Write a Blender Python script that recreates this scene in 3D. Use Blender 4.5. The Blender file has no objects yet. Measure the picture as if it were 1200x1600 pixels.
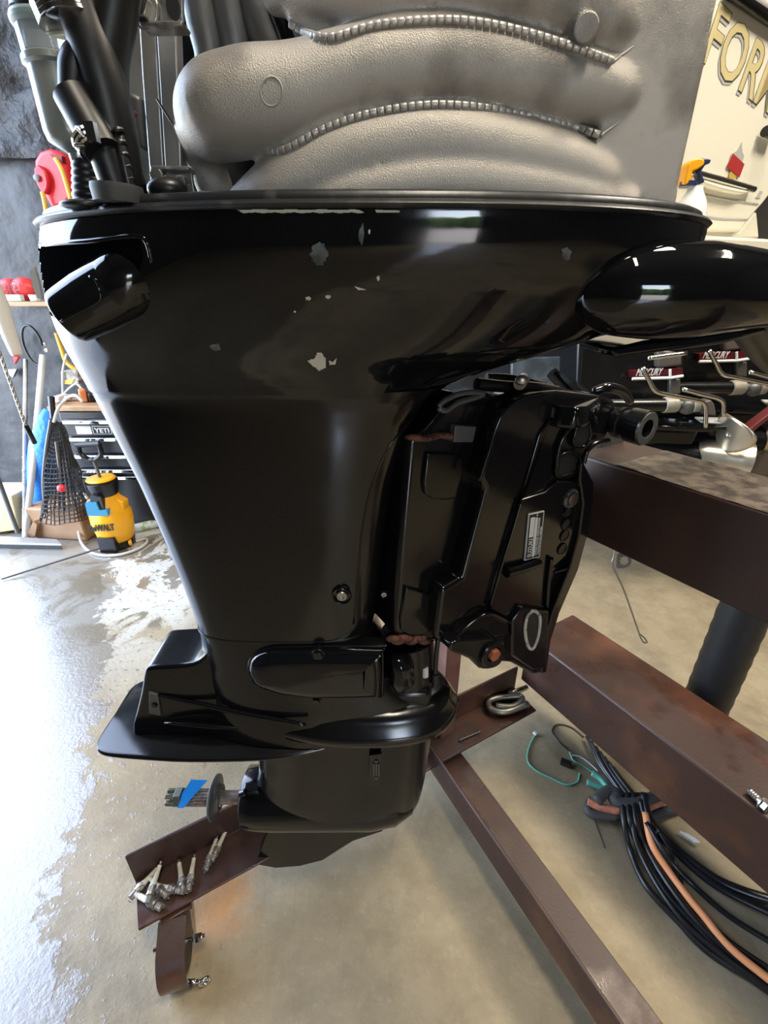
import bpy, bmesh, math, random
from mathutils import Vector, Matrix, noise
from mathutils.bvhtree import BVHTree
random.seed(7)
scene = bpy.context.scene
col = scene.collection

# ------------------------------------------------------------------ camera
CAM_H = 1.30
FPX = 711.0                       # focal length in pixels of the 1200x1600 frame
PITCH = math.radians(25.4)
cs, sn = math.cos(PITCH), math.sin(PITCH)
cam_data = bpy.data.cameras.new('camera')
cam_data.sensor_fit = 'VERTICAL'
cam_data.sensor_height = 36.0
cam_data.lens = FPX / 1600 * 36.0
cam_data.clip_start = 0.02
cam = bpy.data.objects.new('camera', cam_data)
cam.location = (0, 0, CAM_H)
cam.rotation_euler = (math.pi / 2 - PITCH, 0, 0)
col.objects.link(cam)
scene.camera = cam

# ------------------------------------------------------------------ sky, sun, lamps, exposure
scene.view_settings.view_transform = 'Standard'
scene.view_settings.look = 'None'
scene.view_settings.exposure = -0.15
scene.view_settings.gamma = 1.0
scene.view_settings.use_curve_mapping = False
world = bpy.data.worlds.new('sky')
scene.world = world
world.use_nodes = True
wn = world.node_tree
wn.nodes.clear()
w_out = wn.nodes.new('ShaderNodeOutputWorld')
w_bg = wn.nodes.new('ShaderNodeBackground')
w_sky = wn.nodes.new('ShaderNodeTexSky')
w_sky.sky_type = 'NISHITA'
w_sky.sun_disc = False
w_sky.sun_elevation = math.radians(55)
w_sky.sun_rotation = math.radians(120)
w_sky.air_density = 1.0
w_sky.dust_density = 3.0
w_bg.inputs['Strength'].default_value = 8.5
w_mix = wn.nodes.new('ShaderNodeMix')          # thin bright overcast over the clear sky
w_mix.data_type = 'RGBA'
w_mix.inputs['Factor'].default_value = 0.6
w_mix.inputs['B'].default_value = (0.75, 0.76, 0.77, 1)
wn.links.new(w_sky.outputs[0], w_mix.inputs['A'])
wn.links.new(w_mix.outputs['Result'], w_bg.inputs[0])
wn.links.new(w_bg.outputs[0], w_out.inputs[0])


def area(name, loc, rot, sx, sy, power, color=(1, 1, 1), portal=False):
    d = bpy.data.lights.new(name, 'AREA')
    d.shape = 'RECTANGLE'
    d.size, d.size_y, d.energy, d.color = sx, sy, power, color
    o = bpy.data.objects.new(name, d)
    o.location, o.rotation_euler = loc, rot
    if portal:
        d.cycles.is_portal = True
    col.objects.link(o)
    return o


# daylight comes in by the open roll-up door on the left and the doorway behind the camera
ROOM = dict(x0=-2.62, x1=4.6, y0=-3.2, y1=2.9, z=4.4)
DOOR_L = (0.35, 2.86, 0.0, 3.95)       # y0, y1, z0, z1 in the left wall
DOOR_F = (0.62, 1.42, 0.0, 2.3)        # x0, x1, z0, z1 in the wall behind the camera
area('door_portal', (ROOM['x0'] - 0.1, (DOOR_L[0] + DOOR_L[1]) / 2, 2.0), (0, -math.pi / 2, 0), 3.95, 2.5, 1, portal=True)
area('doorway_portal', ((DOOR_F[0] + DOOR_F[1]) / 2, ROOM['y0'] - 0.1, 1.15), (math.pi / 2, 0, 0), 0.8, 2.3, 1, portal=True)
FILL_LAMPS = [(0.5, -0.4, 110), (2.7, 0.9, 170), (1.5, 1.9, 70)]     # unseen ceiling fixtures added as fill light: x, y, watts

# ------------------------------------------------------------------ materials
MATS = {}


def mat(name, colr, rough=0.5, metal=0.0, var=None, bump=None, coat=0.0, rvar=None, emis=None, trans=0.0, spec=None):
    """var = (other colour, noise scale, from, to); bump = (scale, strength, distance); rvar = (other roughness, scale, from, to)"""
    if name in MATS:
        return MATS[name]
    m = bpy.data.materials.new(name)
    m.use_nodes = True
    nt = m.node_tree
    b = nt.nodes['Principled BSDF']
    b.inputs['Base Color'].default_value = (*colr, 1)
    b.inputs['Roughness'].default_value = rough
    b.inputs['Metallic'].default_value = metal
    b.inputs['Coat Weight'].default_value = coat
    b.inputs['Coat Roughness'].default_value = 0.04
    b.inputs['Transmission Weight'].default_value = trans
    if spec is not None:
        b.inputs['Specular IOR Level'].default_value = spec
    if emis:
        b.inputs['Emission Color'].default_value = (*emis[0], 1)
        b.inputs['Emission Strength'].default_value = emis[1]
    tc = nt.nodes.new('ShaderNodeTexCoord')

    def noise_n(scale, lo, hi, detail=6):
        n = nt.nodes.new('ShaderNodeTexNoise')
        n.inputs['Scale'].default_value = scale
        n.inputs['Detail'].default_value = detail
        nt.links.new(tc.outputs['Object'], n.inputs['Vector'])
        r = nt.nodes.new('ShaderNodeMapRange')
        r.inputs['From Min'].default_value = lo
        r.inputs['From Max'].default_value = hi
        nt.links.new(n.outputs['Fac'], r.inputs['Value'])
        return r.outputs[0]
    if var:
        mx = nt.nodes.new('ShaderNodeMix')
        mx.data_type = 'RGBA'
        mx.inputs['A'].default_value = (*colr, 1)
        mx.inputs['B'].default_value = (*var[0], 1)
        nt.links.new(noise_n(var[1], var[2], var[3]), mx.inputs['Factor'])
        nt.links.new(mx.outputs['Result'], b.inputs['Base Color'])
    if rvar:
        mr = nt.nodes.new('ShaderNodeMix')
        mr.inputs['A'].default_value = rough
        mr.inputs['B'].default_value = rvar[0]
        nt.links.new(noise_n(rvar[1], rvar[2], rvar[3]), mr.inputs['Factor'])
        nt.links.new(mr.outputs[0], b.inputs['Roughness'])
    if bump:
        n = nt.nodes.new('ShaderNodeTexNoise')
        n.inputs['Scale'].default_value = bump[0]
        n.inputs['Detail'].default_value = 4
        nt.links.new(tc.outputs['Object'], n.inputs['Vector'])
        bp = nt.nodes.new('ShaderNodeBump')
        bp.inputs['Strength'].default_value = bump[1]
        bp.inputs['Distance'].default_value = bump[2]
        nt.links.new(n.outputs['Fac'], bp.inputs['Height'])
        nt.links.new(bp.outputs[0], b.inputs['Normal'])
        if coat:
            nt.links.new(bp.outputs[0], b.inputs['Coat Normal'])
    MATS[name] = m
    return m


M_PAN = mat('gloss_black_paint', (0.004, 0.0045, 0.0055), 0.05, bump=(14, 0.10, 0.002), rvar=(0.22, 7, 0.55, 0.75))
M_BLK = mat('satin_black_paint', (0.0045, 0.0045, 0.005), 0.15, bump=(20, 0.04, 0.002), rvar=(0.26, 9, 0.5, 0.75))
M_BRK = mat('worn_black_paint', (0.0045, 0.0045, 0.005), 0.16, bump=(30, 0.12, 0.002), rvar=(0.32, 14, 0.5, 0.75))
M_DARK = mat('black_rubber', (0.007, 0.007, 0.008), 0.42, bump=(60, 0.1, 0.001))
M_RIM = mat('dirty_black_rim', (0.008, 0.009, 0.01), 0.35, var=((0.045, 0.047, 0.047), 60, 0.55, 0.75), bump=(90, 0.2, 0.001))
M_CAST = mat('cast_aluminium', (0.47, 0.435, 0.39), 0.44, 0.5, var=((0.16, 0.145, 0.13), 13, 0.52, 0.74), bump=(1000, 0.7, 0.0009))
M_CASTD = mat('dark_cast_aluminium', (0.12, 0.12, 0.118), 0.45, 0.6, bump=(200, 0.3, 0.001))
M_ALU = mat('brushed_aluminium', (0.44, 0.43, 0.40), 0.38, 0.75, var=((0.30, 0.29, 0.27), 14, 0.45, 0.7))
M_ZINC = mat('zinc_plate', (0.42, 0.41, 0.39), 0.3, 0.8, var=((0.16, 0.15, 0.14), 70, 0.5, 0.7))
M_STEEL = mat('stainless_steel', (0.62, 0.60, 0.55), 0.22, 1.0)
M_CHROME = mat('chrome', (0.75, 0.75, 0.74), 0.1, 1.0)
M_CREAM = mat('bare_primer_chip', (0.55, 0.52, 0.42), 0.6)
M_HAZE = mat('grey_polish_residue', (0.11, 0.125, 0.13), 0.5, var=((0.03, 0.033, 0.035), 90, 0.4, 0.6))
M_STAND = mat('brown_painted_steel', (0.048, 0.022, 0.016), 0.46, var=((0.12, 0.045, 0.022), 7, 0.5, 0.75), bump=(180, 0.25, 0.001), rvar=(0.16, 9, 0.5, 0.66))
M_BEAM = mat('brown_painted_timber', (0.034, 0.016, 0.012), 0.5, var=((0.050, 0.026, 0.018), 9, 0.45, 0.7), bump=(40, 0.25, 0.002))
M_WORN = mat('worn_brown_edge', (0.13, 0.10, 0.075), 0.55, var=((0.035, 0.022, 0.017), 45, 0.40, 0.60), bump=(160, 0.6, 0.003))
M_RUST = mat('rusty_steel', (0.16, 0.055, 0.03), 0.7, 0.2, var=((0.07, 0.03, 0.02), 60, 0.4, 0.6), bump=(150, 0.5, 0.001))
M_BOLT = mat('bolt_steel', (0.42, 0.40, 0.36), 0.32, 0.9)
M_BLKBOLT = mat('black_bolt', (0.006, 0.006, 0.0065), 0.25)
M_SPLINE = mat('greasy_shaft', (0.36, 0.30, 0.25), 0.38, 0.6, var=((0.16, 0.07, 0.05), 60, 0.5, 0.7), bump=(200, 0.5, 0.001))
M_NUT = mat('olive_nut', (0.16, 0.165, 0.12), 0.4, 0.6)
M_TAPE = mat('blue_tape', (0.0, 0.22, 0.62), 0.5)
M_WHITE = mat('white_gelcoat', (0.80, 0.77, 0.66), 0.25)
M_GOLD = mat('gold_letter', (0.62, 0.53, 0.28), 0.4)
M_LSHADOW = mat('letter_grey', (0.45, 0.45, 0.45), 0.5)
M_LINE = mat('letter_outline', (0.06, 0.055, 0.04), 0.5)
M_RED = mat('red_plastic', (0.75, 0.035, 0.05), 0.35)
M_REDB = mat('red_bag', (0.75, 0.05, 0.05), 0.4, bump=(30, 0.6, 0.01))
M_YEL = mat('yellow_plastic', (0.88, 0.40, 0.01), 0.35)
M_ORANGE = mat('orange_cable', (0.85, 0.34, 0.14), 0.45)
M_HOSEY = mat('yellow_hose', (0.75, 0.42, 0.05), 0.45)
M_NAVY = mat('navy_plastic', (0.02, 0.03, 0.10), 0.35)
M_BLUE = mat('blue_tarp', (0.02, 0.20, 0.72), 0.4, bump=(14, 0.8, 0.02))
M_WALLB = mat('black_sheeting', (0.016, 0.018, 0.022), 0.5, var=((0.026, 0.029, 0.034), 3, 0.4, 0.7), bump=(3.5, 0.7, 0.05))
M_FOAM = mat('sprayed_foam', (0.022, 0.024, 0.028), 0.6, bump=(28, 1.0, 0.02))
M_DWALL = mat('dark_wall', (0.02, 0.019, 0.018), 0.8)
M_CEIL = mat('ceiling_panel', (0.10, 0.095, 0.085), 0.8)
M_CAB = mat('cabinet_black', (0.022, 0.023, 0.026), 0.35)
M_WOOD = mat('bench_wood', (0.42, 0.25, 0.12), 0.55, var=((0.28, 0.16, 0.08), 8, 0.4, 0.7))
M_CARD = mat('cardboard', (0.40, 0.24, 0.13), 0.8, var=((0.30, 0.17, 0.09), 5, 0.4, 0.7), bump=(8, 0.5, 0.01))
M_NET = mat('black_net', (0.03, 0.03, 0.033), 0.6)
M_GREY = mat('grey_hose', (0.30, 0.30, 0.29), 0.5)
M_LGREY = mat('light_grey_plastic', (0.55, 0.55, 0.53), 0.45)
M_TAN = mat('tan_plastic', (0.52, 0.42, 0.22), 0.5)
M_CABLE = mat('black_cable', (0.012, 0.012, 0.013), 0.35)
M_SLEEVE = mat('grey_rubber_sleeve', (0.055, 0.053, 0.05), 0.65, bump=(120, 0.3, 0.001))
M_SALM = mat('salmon_foam_wrap', (0.55, 0.20, 0.11), 0.8, var=((0.35, 0.12, 0.07), 60, 0.4, 0.6), bump=(90, 0.8, 0.003))
M_TEAL = mat('teal_wire', (0.10, 0.36, 0.28), 0.4)
M_SHRINK = mat('wet_black_sleeve', (0.05, 0.05, 0.052), 0.2, 0.3)
M_BRONZE = mat('stainless_propeller', (0.66, 0.60, 0.49), 0.3, 0.85, var=((0.45, 0.40, 0.32), 10, 0.4, 0.7))
M_PORC = mat('porcelain', (0.70, 0.66, 0.56), 0.35)
M_PLUG = mat('plug_metal', (0.38, 0.35, 0.31), 0.4, 0.7, var=((0.10, 0.08, 0.065), 160, 0.5, 0.7))
M_PAPER = mat('plate_print', (0.62, 0.60, 0.56), 0.4)
M_BANDR = mat('red_band', (0.075, 0.008, 0.011), 0.3)
M_TXTW = mat('white_print', (0.75, 0.75, 0.73), 0.4)
M_TXTB = mat('black_print_and_shade', (0.01, 0.01, 0.01), 0.5)
M_MIST = mat('frosted_filter', (0.27, 0.29, 0.27), 0.25, 0.3)
M_TEALG = mat('grey_green_cap', (0.20, 0.27, 0.27), 0.4)
M_CLEAR = mat('clear_plastic_bowl', (0.75, 0.80, 0.82), 0.08, trans=0.75)
M_STRAP = mat('maroon_strap', (0.13, 0.02, 0.02), 0.5)
M_BROWNP = mat('brown_panel', (0.10, 0.075, 0.055), 0.7)
M_GREYP = mat('grey_mottled_panel', (0.16, 0.18, 0.19), 0.5, var=((0.09, 0.10, 0.105), 14, 0.4, 0.6))
M_LAMP = mat('lamp_diffuser', (0.9, 0.9, 0.88), 0.5)
M_GRASS = mat('grass', (0.10, 0.16, 0.04), 0.9, var=((0.18, 0.22, 0.07), 1.5, 0.4, 0.7))
M_LEAF = mat('hedge_leaf', (0.05, 0.10, 0.025), 0.8, var=((0.12, 0.20, 0.05), 4, 0.4, 0.7), bump=(5, 1, 0.2))
M_PAVE = mat('pale_pavement', (0.55, 0.52, 0.46), 0.8)


def floor_material():
    m = bpy.data.materials.new('wet_concrete')
    m.use_nodes = True
    nt = m.node_tree
    L = nt.links.new
    b = nt.nodes['Principled BSDF']
    g = nt.nodes.new('ShaderNodeNewGeometry')
    sep = nt.nodes.new('ShaderNodeSeparateXYZ')
    L(g.outputs['Position'], sep.inputs[0])

    def nz(scale, detail=6, rough=0.55, dist=0.0):
        n = nt.nodes.new('ShaderNodeTexNoise')
        n.inputs['Scale'].default_value = scale
        n.inputs['Detail'].default_value = detail
        n.inputs['Roughness'].default_value = rough
        n.inputs['Distortion'].default_value = dist
        L(g.outputs['Position'], n.inputs['Vector'])
        return n.outputs['Fac']

    def rng(v, a, c, lo=0.0, hi=1.0):
        r = nt.nodes.new('ShaderNodeMapRange')
        for k, x in (('From Min', a), ('From Max', c), ('To Min', lo), ('To Max', hi)):
            r.inputs[k].default_value = x
        L(v, r.inputs['Value'])
        return r.outputs[0]

    def mth(op, a, c=None):
        n = nt.nodes.new('ShaderNodeMath')
        n.operation = op
        for i, x in enumerate((a, c)):
            if x is None:
                continue
            if isinstance(x, (int, float)):
                n.inputs[i].default_value = x
            else:
                L(x, n.inputs[i])
        return n.outputs[0]

    def mix(f, a, c):
        n = nt.nodes.new('ShaderNodeMix')
        n.data_type = 'RGBA'
        L(f, n.inputs['Factor'])
        for k, x in (('A', a), ('B', c)):
            if isinstance(x, tuple):
                n.inputs[k].default_value = (*x, 1)
            else:
                L(x, n.inputs[k])
        return n.outputs['Result']
    c = mix(rng(nz(1.6), 0.35, 0.68), (0.262, 0.205, 0.120), (0.36, 0.295, 0.19))
    c = mix(rng(nz(9, 8, 0.7), 0.42, 0.72), c, (0.21, 0.165, 0.10))
    c = mix(rng(nz(38, 6, 0.75), 0.55, 0.78, 0, 0.4), c, (0.48, 0.42, 0.31))
    c = mix(rng(nz(2.3, 5, 0.6, 0.6), 0.55, 0.70, 0, 0.7), c, (0.13, 0.105, 0.07))
    # dry concrete along the left, daylight brightness put in as pale colour, with brown damp patches left in it
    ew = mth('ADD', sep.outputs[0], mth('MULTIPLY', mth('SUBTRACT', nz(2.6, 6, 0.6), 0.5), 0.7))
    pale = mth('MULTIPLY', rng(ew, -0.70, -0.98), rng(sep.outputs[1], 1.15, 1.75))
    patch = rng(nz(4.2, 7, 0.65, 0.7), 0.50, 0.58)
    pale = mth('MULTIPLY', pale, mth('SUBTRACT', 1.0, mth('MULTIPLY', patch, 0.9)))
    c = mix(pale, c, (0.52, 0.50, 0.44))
    # a rust stain under the stand's caster
    dx = mth('SUBTRACT', sep.outputs[0], -0.40)
    dy = mth('SUBTRACT', sep.outputs[1], 0.60)
    d2 = mth('SQRT', mth('ADD', mth('MULTIPLY', dx, dx), mth('MULTIPLY', dy, dy)))
    d2 = mth('ADD', d2, mth('MULTIPLY', mth('SUBTRACT', nz(14), 0.5), 0.12))
    c = mix(rng(d2, 0.03, 0.13, 0.8, 0.0), c, (0.42, 0.17, 0.03))
    # standing water: a big pool to the left and a splash of drops beside it
    e = mth('ADD', sep.outputs[0], mth('MULTIPLY', sep.outputs[1], 0.5))
    e = mth('ADD', e, mth('MULTIPLY', mth('SUBTRACT', nz(3.0, 6, 0.6), 0.5), 0.55))
    e = mth('ADD', e, mth('MULTIPLY', mth('SUBTRACT', nz(24, 5, 0.7), 0.5), 0.20))
    pool1 = rng(e, -0.28, -0.60)
    far = mth('MULTIPLY', rng(sep.outputs[1], 1.35, 1.8), rng(sep.outputs[0], -0.35, -0.75))
    pool2 = mth('MULTIPLY', far, rng(nz(4.2, 7, 0.65, 0.7), 0.50, 0.58))
    pool = mth('MAXIMUM', pool1, pool2)
    wet = rng(pool, 0.44, 0.52)
    drops = rng(nz(48, 3, 0.6), 0.60, 0.66)
    near = rng(sep.outputs[0], -0.1, -0.75, 0.0, 1.0)
    wet2 = mth('MAXIMUM', wet, mth('MULTIPLY', drops, near))
    sheen = rng(nz(1.3, 6, 0.6), 0.42, 0.62)
    damp = mth('MULTIPLY', sheen, rng(sep.outputs[0], 0.1, -0.7))
    c = mix(mth('MULTIPLY', wet2, 0.6), c, (0.12, 0.10, 0.07))
    L(c, b.inputs['Base Color'])
    r0 = rng(damp, 0.0, 1.0, 0.55, 0.30)
    rm = nt.nodes.new('ShaderNodeMix')
    L(wet2, rm.inputs['Factor'])
    L(r0, rm.inputs['A'])
    rm.inputs['B'].default_value = 0.09
    L(rm.outputs[0], b.inputs['Roughness'])
    L(rng(wet2, 0.0, 1.0, 0.4, 1.0), b.inputs['Specular IOR Level'])
    L(mth('MULTIPLY', wet2, 0.9), b.inputs['Coat Weight'])
    b.inputs['Coat Roughness'].default_value = 0.07
    bp = nt.nodes.new('ShaderNodeBump')
    bp.inputs['Distance'].default_value = 0.004
    L(rng(wet2, 0, 1, 0.35, 0.28), bp.inputs['Strength'])
    L(mth('ADD', nz(70, 5, 0.7), mth('MULTIPLY', wet2, 0.25)), bp.inputs['Height'])
    L(bp.outputs[0], b.inputs['Normal'])
    L(bp.outputs[0], b.inputs['Coat Normal'])
    return m


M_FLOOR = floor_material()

# ------------------------------------------------------------------ helpers
def ray(px, py):
    u, v = (px - 600) / FPX, (800 - py) / FPX
    return Vector((u, cs + v * sn, -sn + v * cs))


EYE = Vector((0, 0, CAM_H))


def W(px, py, Y):                    # the point of the vertical plane y = Y seen at a pixel of the survey photograph
    d = ray(px, py)
    return EYE + d * (Y / d.y)


def Wz(px, py, z):                   # the point of the level plane at height z
    d = ray(px, py)
    return EYE + d * ((z - CAM_H) / d.z)


def Wp(px, py, P, N):                # the point of any plane
    d = ray(px, py)
    return EYE + d * ((P - EYE).dot(N) / d.dot(N))


WL = {}                              # world origins of things


def thing(name, label, cat, loc=(0, 0, 0), group=None, rotz=0.0):
    o = bpy.data.objects.new(name, None)
    o.empty_display_size = 0.05
    col.objects.link(o)
    o.location = loc
    o.rotation_euler = (0, 0, rotz)
    o['label'], o['category'] = label, cat
    if group:
        o['group'] = group
    WL[o] = Vector(loc)
    return o


def tag(o, label, cat, group=None):
    o['label'], o['category'] = label, cat
    if group:
        o['group'] = group
    return o


def obj(name, bm, material, parent=None, local=False, bevel=0.0, smooth=40, label=None, seg=2, mods=None, recalc=True):
    """Link a bmesh as one mesh object; world coordinates unless local."""
    if recalc:
        bmesh.ops.recalc_face_normals(bm, faces=bm.faces[:])
    me = bpy.data.meshes.new(name)
    o = bpy.data.objects.new(name, me)
    if not local:
        vs = [v.co for v in bm.verts]
        lo = Vector([min(v[i] for v in vs) for i in range(3)])
        hi = Vector([max(v[i] for v in vs) for i in range(3)])
        c = (lo + hi) / 2
        c.z = lo.z if parent is None else c.z
        for v in bm.verts:
            v.co -= c
        o.location = c - (WL[parent] if parent else Vector((0, 0, 0)))
        WL[o] = c
    bm.to_mesh(me)
    bm.free()
    if isinstance(material, (list, tuple)):
        for m in material:
            me.materials.append(m)
    else:
        me.materials.append(material)
    if smooth:
        for p in me.polygons:
            p.use_smooth = True
        if smooth < 180:
            me.set_sharp_from_angle(angle=math.radians(smooth))
    col.objects.link(o)
    if parent:
        o.parent = parent
    if bevel:
        b = o.modifiers.new('bevel', 'BEVEL')
        b.width, b.segments, b.limit_method, b.angle_limit = bevel, seg, 'ANGLE', math.radians(35)
    for mod in (mods or []):
        m = o.modifiers.new(mod[0].lower(), mod[0])
        for k, v in mod[1].items():
            setattr(m, k, v)
    if label:
        o['label'] = label
    return o


def struct(name, bm, m, parent=None, **k):
    o = obj(name, bm, m, parent, **k)
    if parent is None:
        o['kind'] = 'structure'
    return o


def NB():
    return bmesh.new()


def box(bm, c, s, R=None):
    c, s = Vector(c), Vector(s) / 2
    vs = []
    for x in (-1, 1):
        for y in (-1, 1):
            for z in (-1, 1):
                p = Vector((x * s.x, y * s.y, z * s.z))
                if R is not None:
                    p = R @ p
                vs.append(bm.verts.new(c + p))
    for f in ((0, 1, 3, 2), (4, 6, 7, 5), (0, 4, 5, 1), (2, 3, 7, 6), (0, 2, 6, 4), (1, 5, 7, 3)):
        bm.faces.new([vs[i] for i in f])
    return bm


def prism(bm, pts, off):
    """pts: planar outline (world), extruded by vector off"""
    off = Vector(off)
    a = [bm.verts.new(Vector(p)) for p in pts]
    b = [bm.verts.new(Vector(p) + off) for p in pts]
    n = len(a)
    bm.faces.new(a)
    bm.faces.new(b[::-1])
    for i in range(n):
        bm.faces.new((a[i], b[i], b[(i + 1) % n], a[(i + 1) % n]))
    return bm


def frame(d):
    d = Vector(d).normalized()
    up = Vector((0, 0, 1)) if abs(d.z) < 0.9 else Vector((1, 0, 0))
    x = d.cross(up).normalized()
    y = x.cross(d).normalized()
    return x, y, d


def loft(bm, rings, cap=True, closed=True):
    R = [[bm.verts.new(p) for p in r] for r in rings]
    n = len(R[0])
    for a, b in zip(R, R[1:]):
        for i in range(n if closed else n - 1):
            j = (i + 1) % n
            bm.faces.new((a[i], a[j], b[j], b[i]))
    if cap and closed:
        bm.faces.new(R[0][::-1])
        bm.faces.new(R[-1])
    return bm


def smooth_path(pts, k=6):
    pts = [Vector(p) for p in pts]
    if len(pts) < 3:
        return pts
    P = [pts[0] * 2 - pts[1]] + pts + [pts[-1] * 2 - pts[-2]]
    out = []
    for i in range(1, len(P) - 2):
        a, b, c, d = P[i - 1], P[i], P[i + 1], P[i + 2]
        for s in range(k):
            t = s / k
            out.append(0.5 * ((2 * b) + (c - a) * t + (2 * a - 5 * b + 4 * c - d) * t * t + (3 * b - a - 3 * c + d) * t ** 3))
    out.append(pts[-1])
    return out


def tube(bm, pts, r, seg=10, k=6, cap=True, sy=1.0):
    """swept round tube; r a number or a list of radii at the control points"""
    ctrl = [Vector(p) for p in pts]
    path = smooth_path(ctrl, k) if k > 1 else ctrl
    if isinstance(r, (int, float)):
        rs = [r] * len(path)
    else:
        rs = []
        n = len(path) - 1
        for i in range(len(path)):
            t = i / n * (len(r) - 1)
            a = min(int(t), len(r) - 2)
            rs.append(r[a] + (r[a + 1] - r[a]) * (t - a))
    rings = []
    x = None
    for i, p in enumerate(path):
        d = (path[min(i + 1, len(path) - 1)] - path[max(i - 1, 0)])
        if d.length < 1e-9:
            d = Vector((1, 0, 0))
        d.normalize()
        if x is None:
            x, y, _ = frame(d)
        else:
            x = (x - d * x.dot(d))
            x = x.normalized() if x.length > 1e-6 else frame(d)[0]
            y = x.cross(d).normalized()
        rings.append([p + (x * math.cos(a) + y * math.sin(a) * sy) * rs[i] for a in [2 * math.pi * q / seg for q in range(seg)]])
    return loft(bm, rings, cap)


def cyl(bm, a, b, r0, r1=None, seg=20):
    return tube(bm, [a, b], [r0, r0 if r1 is None else r1], seg, 1)


def lathe(bm, base, axis, prof, seg=24, cap=True):
    """prof: list of (distance along axis, radius)"""
    x, y, d = frame(axis)
    base = Vector(base)
    rings = [[base + d * h + (x * math.cos(a) + y * math.sin(a)) * max(r, 1e-5) for a in [2 * math.pi * q / seg for q in range(seg)]] for h, r in prof]
    return loft(bm, rings, cap)


def hexa(bm, a, b, r, hole=0):
    return tube(bm, [a, b], [r, r], 6, 1)


def ell(bm, c, r, seg=20, rings=12, R=None):
    c = Vector(c)
    rr = []
    for i in range(rings + 1):
        t = math.pi * i / rings
        ring = []
        for q in range(seg):
            a = 2 * math.pi * q / seg
            p = Vector((r[0] * math.sin(t) * math.cos(a), r[1] * math.sin(t) * math.sin(a), r[2] * math.cos(t)))
            if i in (0, rings):
                p += Vector((1e-5 * math.cos(a), 1e-5 * math.sin(a), 0))
            if R is not None:
                p = R @ p
            ring.append(c + p)
        rr.append(ring)
    return loft(bm, rr)


def poly_disc(P, X, Y, r, n=20, ry=None):
    return [P + X * (r * math.cos(2 * math.pi * i / n)) + Y * ((ry or r) * math.sin(2 * math.pi * i / n)) for i in range(n)]


def dome(bm, pts2, Y, prof, back=0.02):
    """pillow-shaped raised panel facing the camera side: outline in survey pixels on the plane y = Y, prof = (inset, rise) rows"""
    P = [W(a, b, Y) for a, b in pts2]
    cx = (min(p.x for p in P) + max(p.x for p in P)) / 2
    cz = (min(p.z for p in P) + max(p.z for p in P)) / 2
    hw = (max(p.x for p in P) - min(p.x for p in P)) / 2
    hh = (max(p.z for p in P) - min(p.z for p in P)) / 2
    rings = [[p + Vector((0, back, 0)) for p in P]]
    for i, h in prof:
        fx, fz = max(0.02, 1 - i / hw), max(0.02, 1 - i / hh)
        rings.append([Vector((cx + (p.x - cx) * fx, Y - h, cz + (p.z - cz) * fz)) for p in P])
    return loft(bm, rings)


def text(name, s, size, material, parent, origin, X, Y, depth=0.001, shear=0.0, align='LEFT', bold=0.0, width=None):
    """raised lettering, its baseline along X, its height along Y"""
    cu = bpy.data.curves.new(name, 'FONT')
    cu.body, cu.size, cu.extrude, cu.shear, cu.align_x, cu.offset = s, size, depth, shear, align, bold
    cu.resolution_u = 3
    tmp = bpy.data.objects.new(name, cu)
    me = bpy.data.meshes.new_from_object(tmp)
    bpy.data.objects.remove(tmp)
    X, Y = Vector(X).normalized(), Vector(Y).normalized()
    Z = X.cross(Y).normalized()
    if width:
        w = max(v.co.x for v in me.vertices) - min(v.co.x for v in me.vertices)
        f = width / w
    else:
        f = 1
    c = Vector(origin)
    for v in me.vertices:
        v.co = X * (v.co.x * f) + Y * v.co.y + Z * v.co.z
    o = bpy.data.objects.new(name, me)
    me.materials.clear()
    me.materials.append(material)
    col.objects.link(o)
    o.location = c - (WL[parent] if parent else Vector((0, 0, 0)))
    if parent:
        o.parent = parent
    return o


def copy_tree(o, parent=None):
    c = o.copy()
    col.objects.link(c)
    if parent:
        c.parent = parent
    for ch in list(o.children):
        copy_tree(ch, c)
    return c


def lerp_table(T, z):
    """rows (z, a, b, ...) in falling z -> interpolated row"""
    if z >= T[0][0]:
        return T[0][1:]
    for a, b in zip(T, T[1:]):
        if a[0] >= z >= b[0]:
            t = (a[0] - z) / (a[0] - b[0])
            return tuple(x + (y - x) * t for x, y in zip(a[1:], b[1:]))
    return T[-1][1:]



# ------------------------------------------------------------------ the room
x0, x1, y0, y1, zc = ROOM['x0'], ROOM['x1'], ROOM['y0'], ROOM['y1'], ROOM['z']
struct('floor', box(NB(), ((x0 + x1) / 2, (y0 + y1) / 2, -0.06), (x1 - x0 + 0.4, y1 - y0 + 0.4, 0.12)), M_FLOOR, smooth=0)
struct('ceiling', box(NB(), ((x0 + x1) / 2, (y0 + y1) / 2, zc + 0.06), (x1 - x0 + 0.4, y1 - y0 + 0.4, 0.12)), M_CEIL, smooth=0)


def wavy_sheet(xa, xb, za, zb, y, amp, nx, nz, seed, th=0.05):
    bm = NB()
    G = []
    for j in range(nz + 1):
        row = []
        for i in range(nx + 1):
            x = xa + (xb - xa) * i / nx
            z = za + (zb - za) * j / nz
            n = noise.noise(Vector((x * 3.1 + seed, 0.3, z * 0.7))) * amp
            row.append(bm.verts.new((x, y - abs(n), z)))
        G.append(row)
    for j in range(nz):
        for i in range(nx):
            bm.faces.new((G[j][i], G[j][i + 1], G[j + 1][i + 1], G[j + 1][i]))
    return bm


bm = box(NB(), ((x0 + x1) / 2, y1 + 0.06, zc / 2), (x1 - x0 + 0.4, 0.12, zc))
wall_back = struct('wall_back', bm, M_DWALL, smooth=0)
obj('black_sheeting', wavy_sheet(x0, 0.9, 0.0, 1.98, y1 - 0.005, 0.045, 90, 20, 4), M_WALLB, wall_back, smooth=180, recalc=False)
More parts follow.
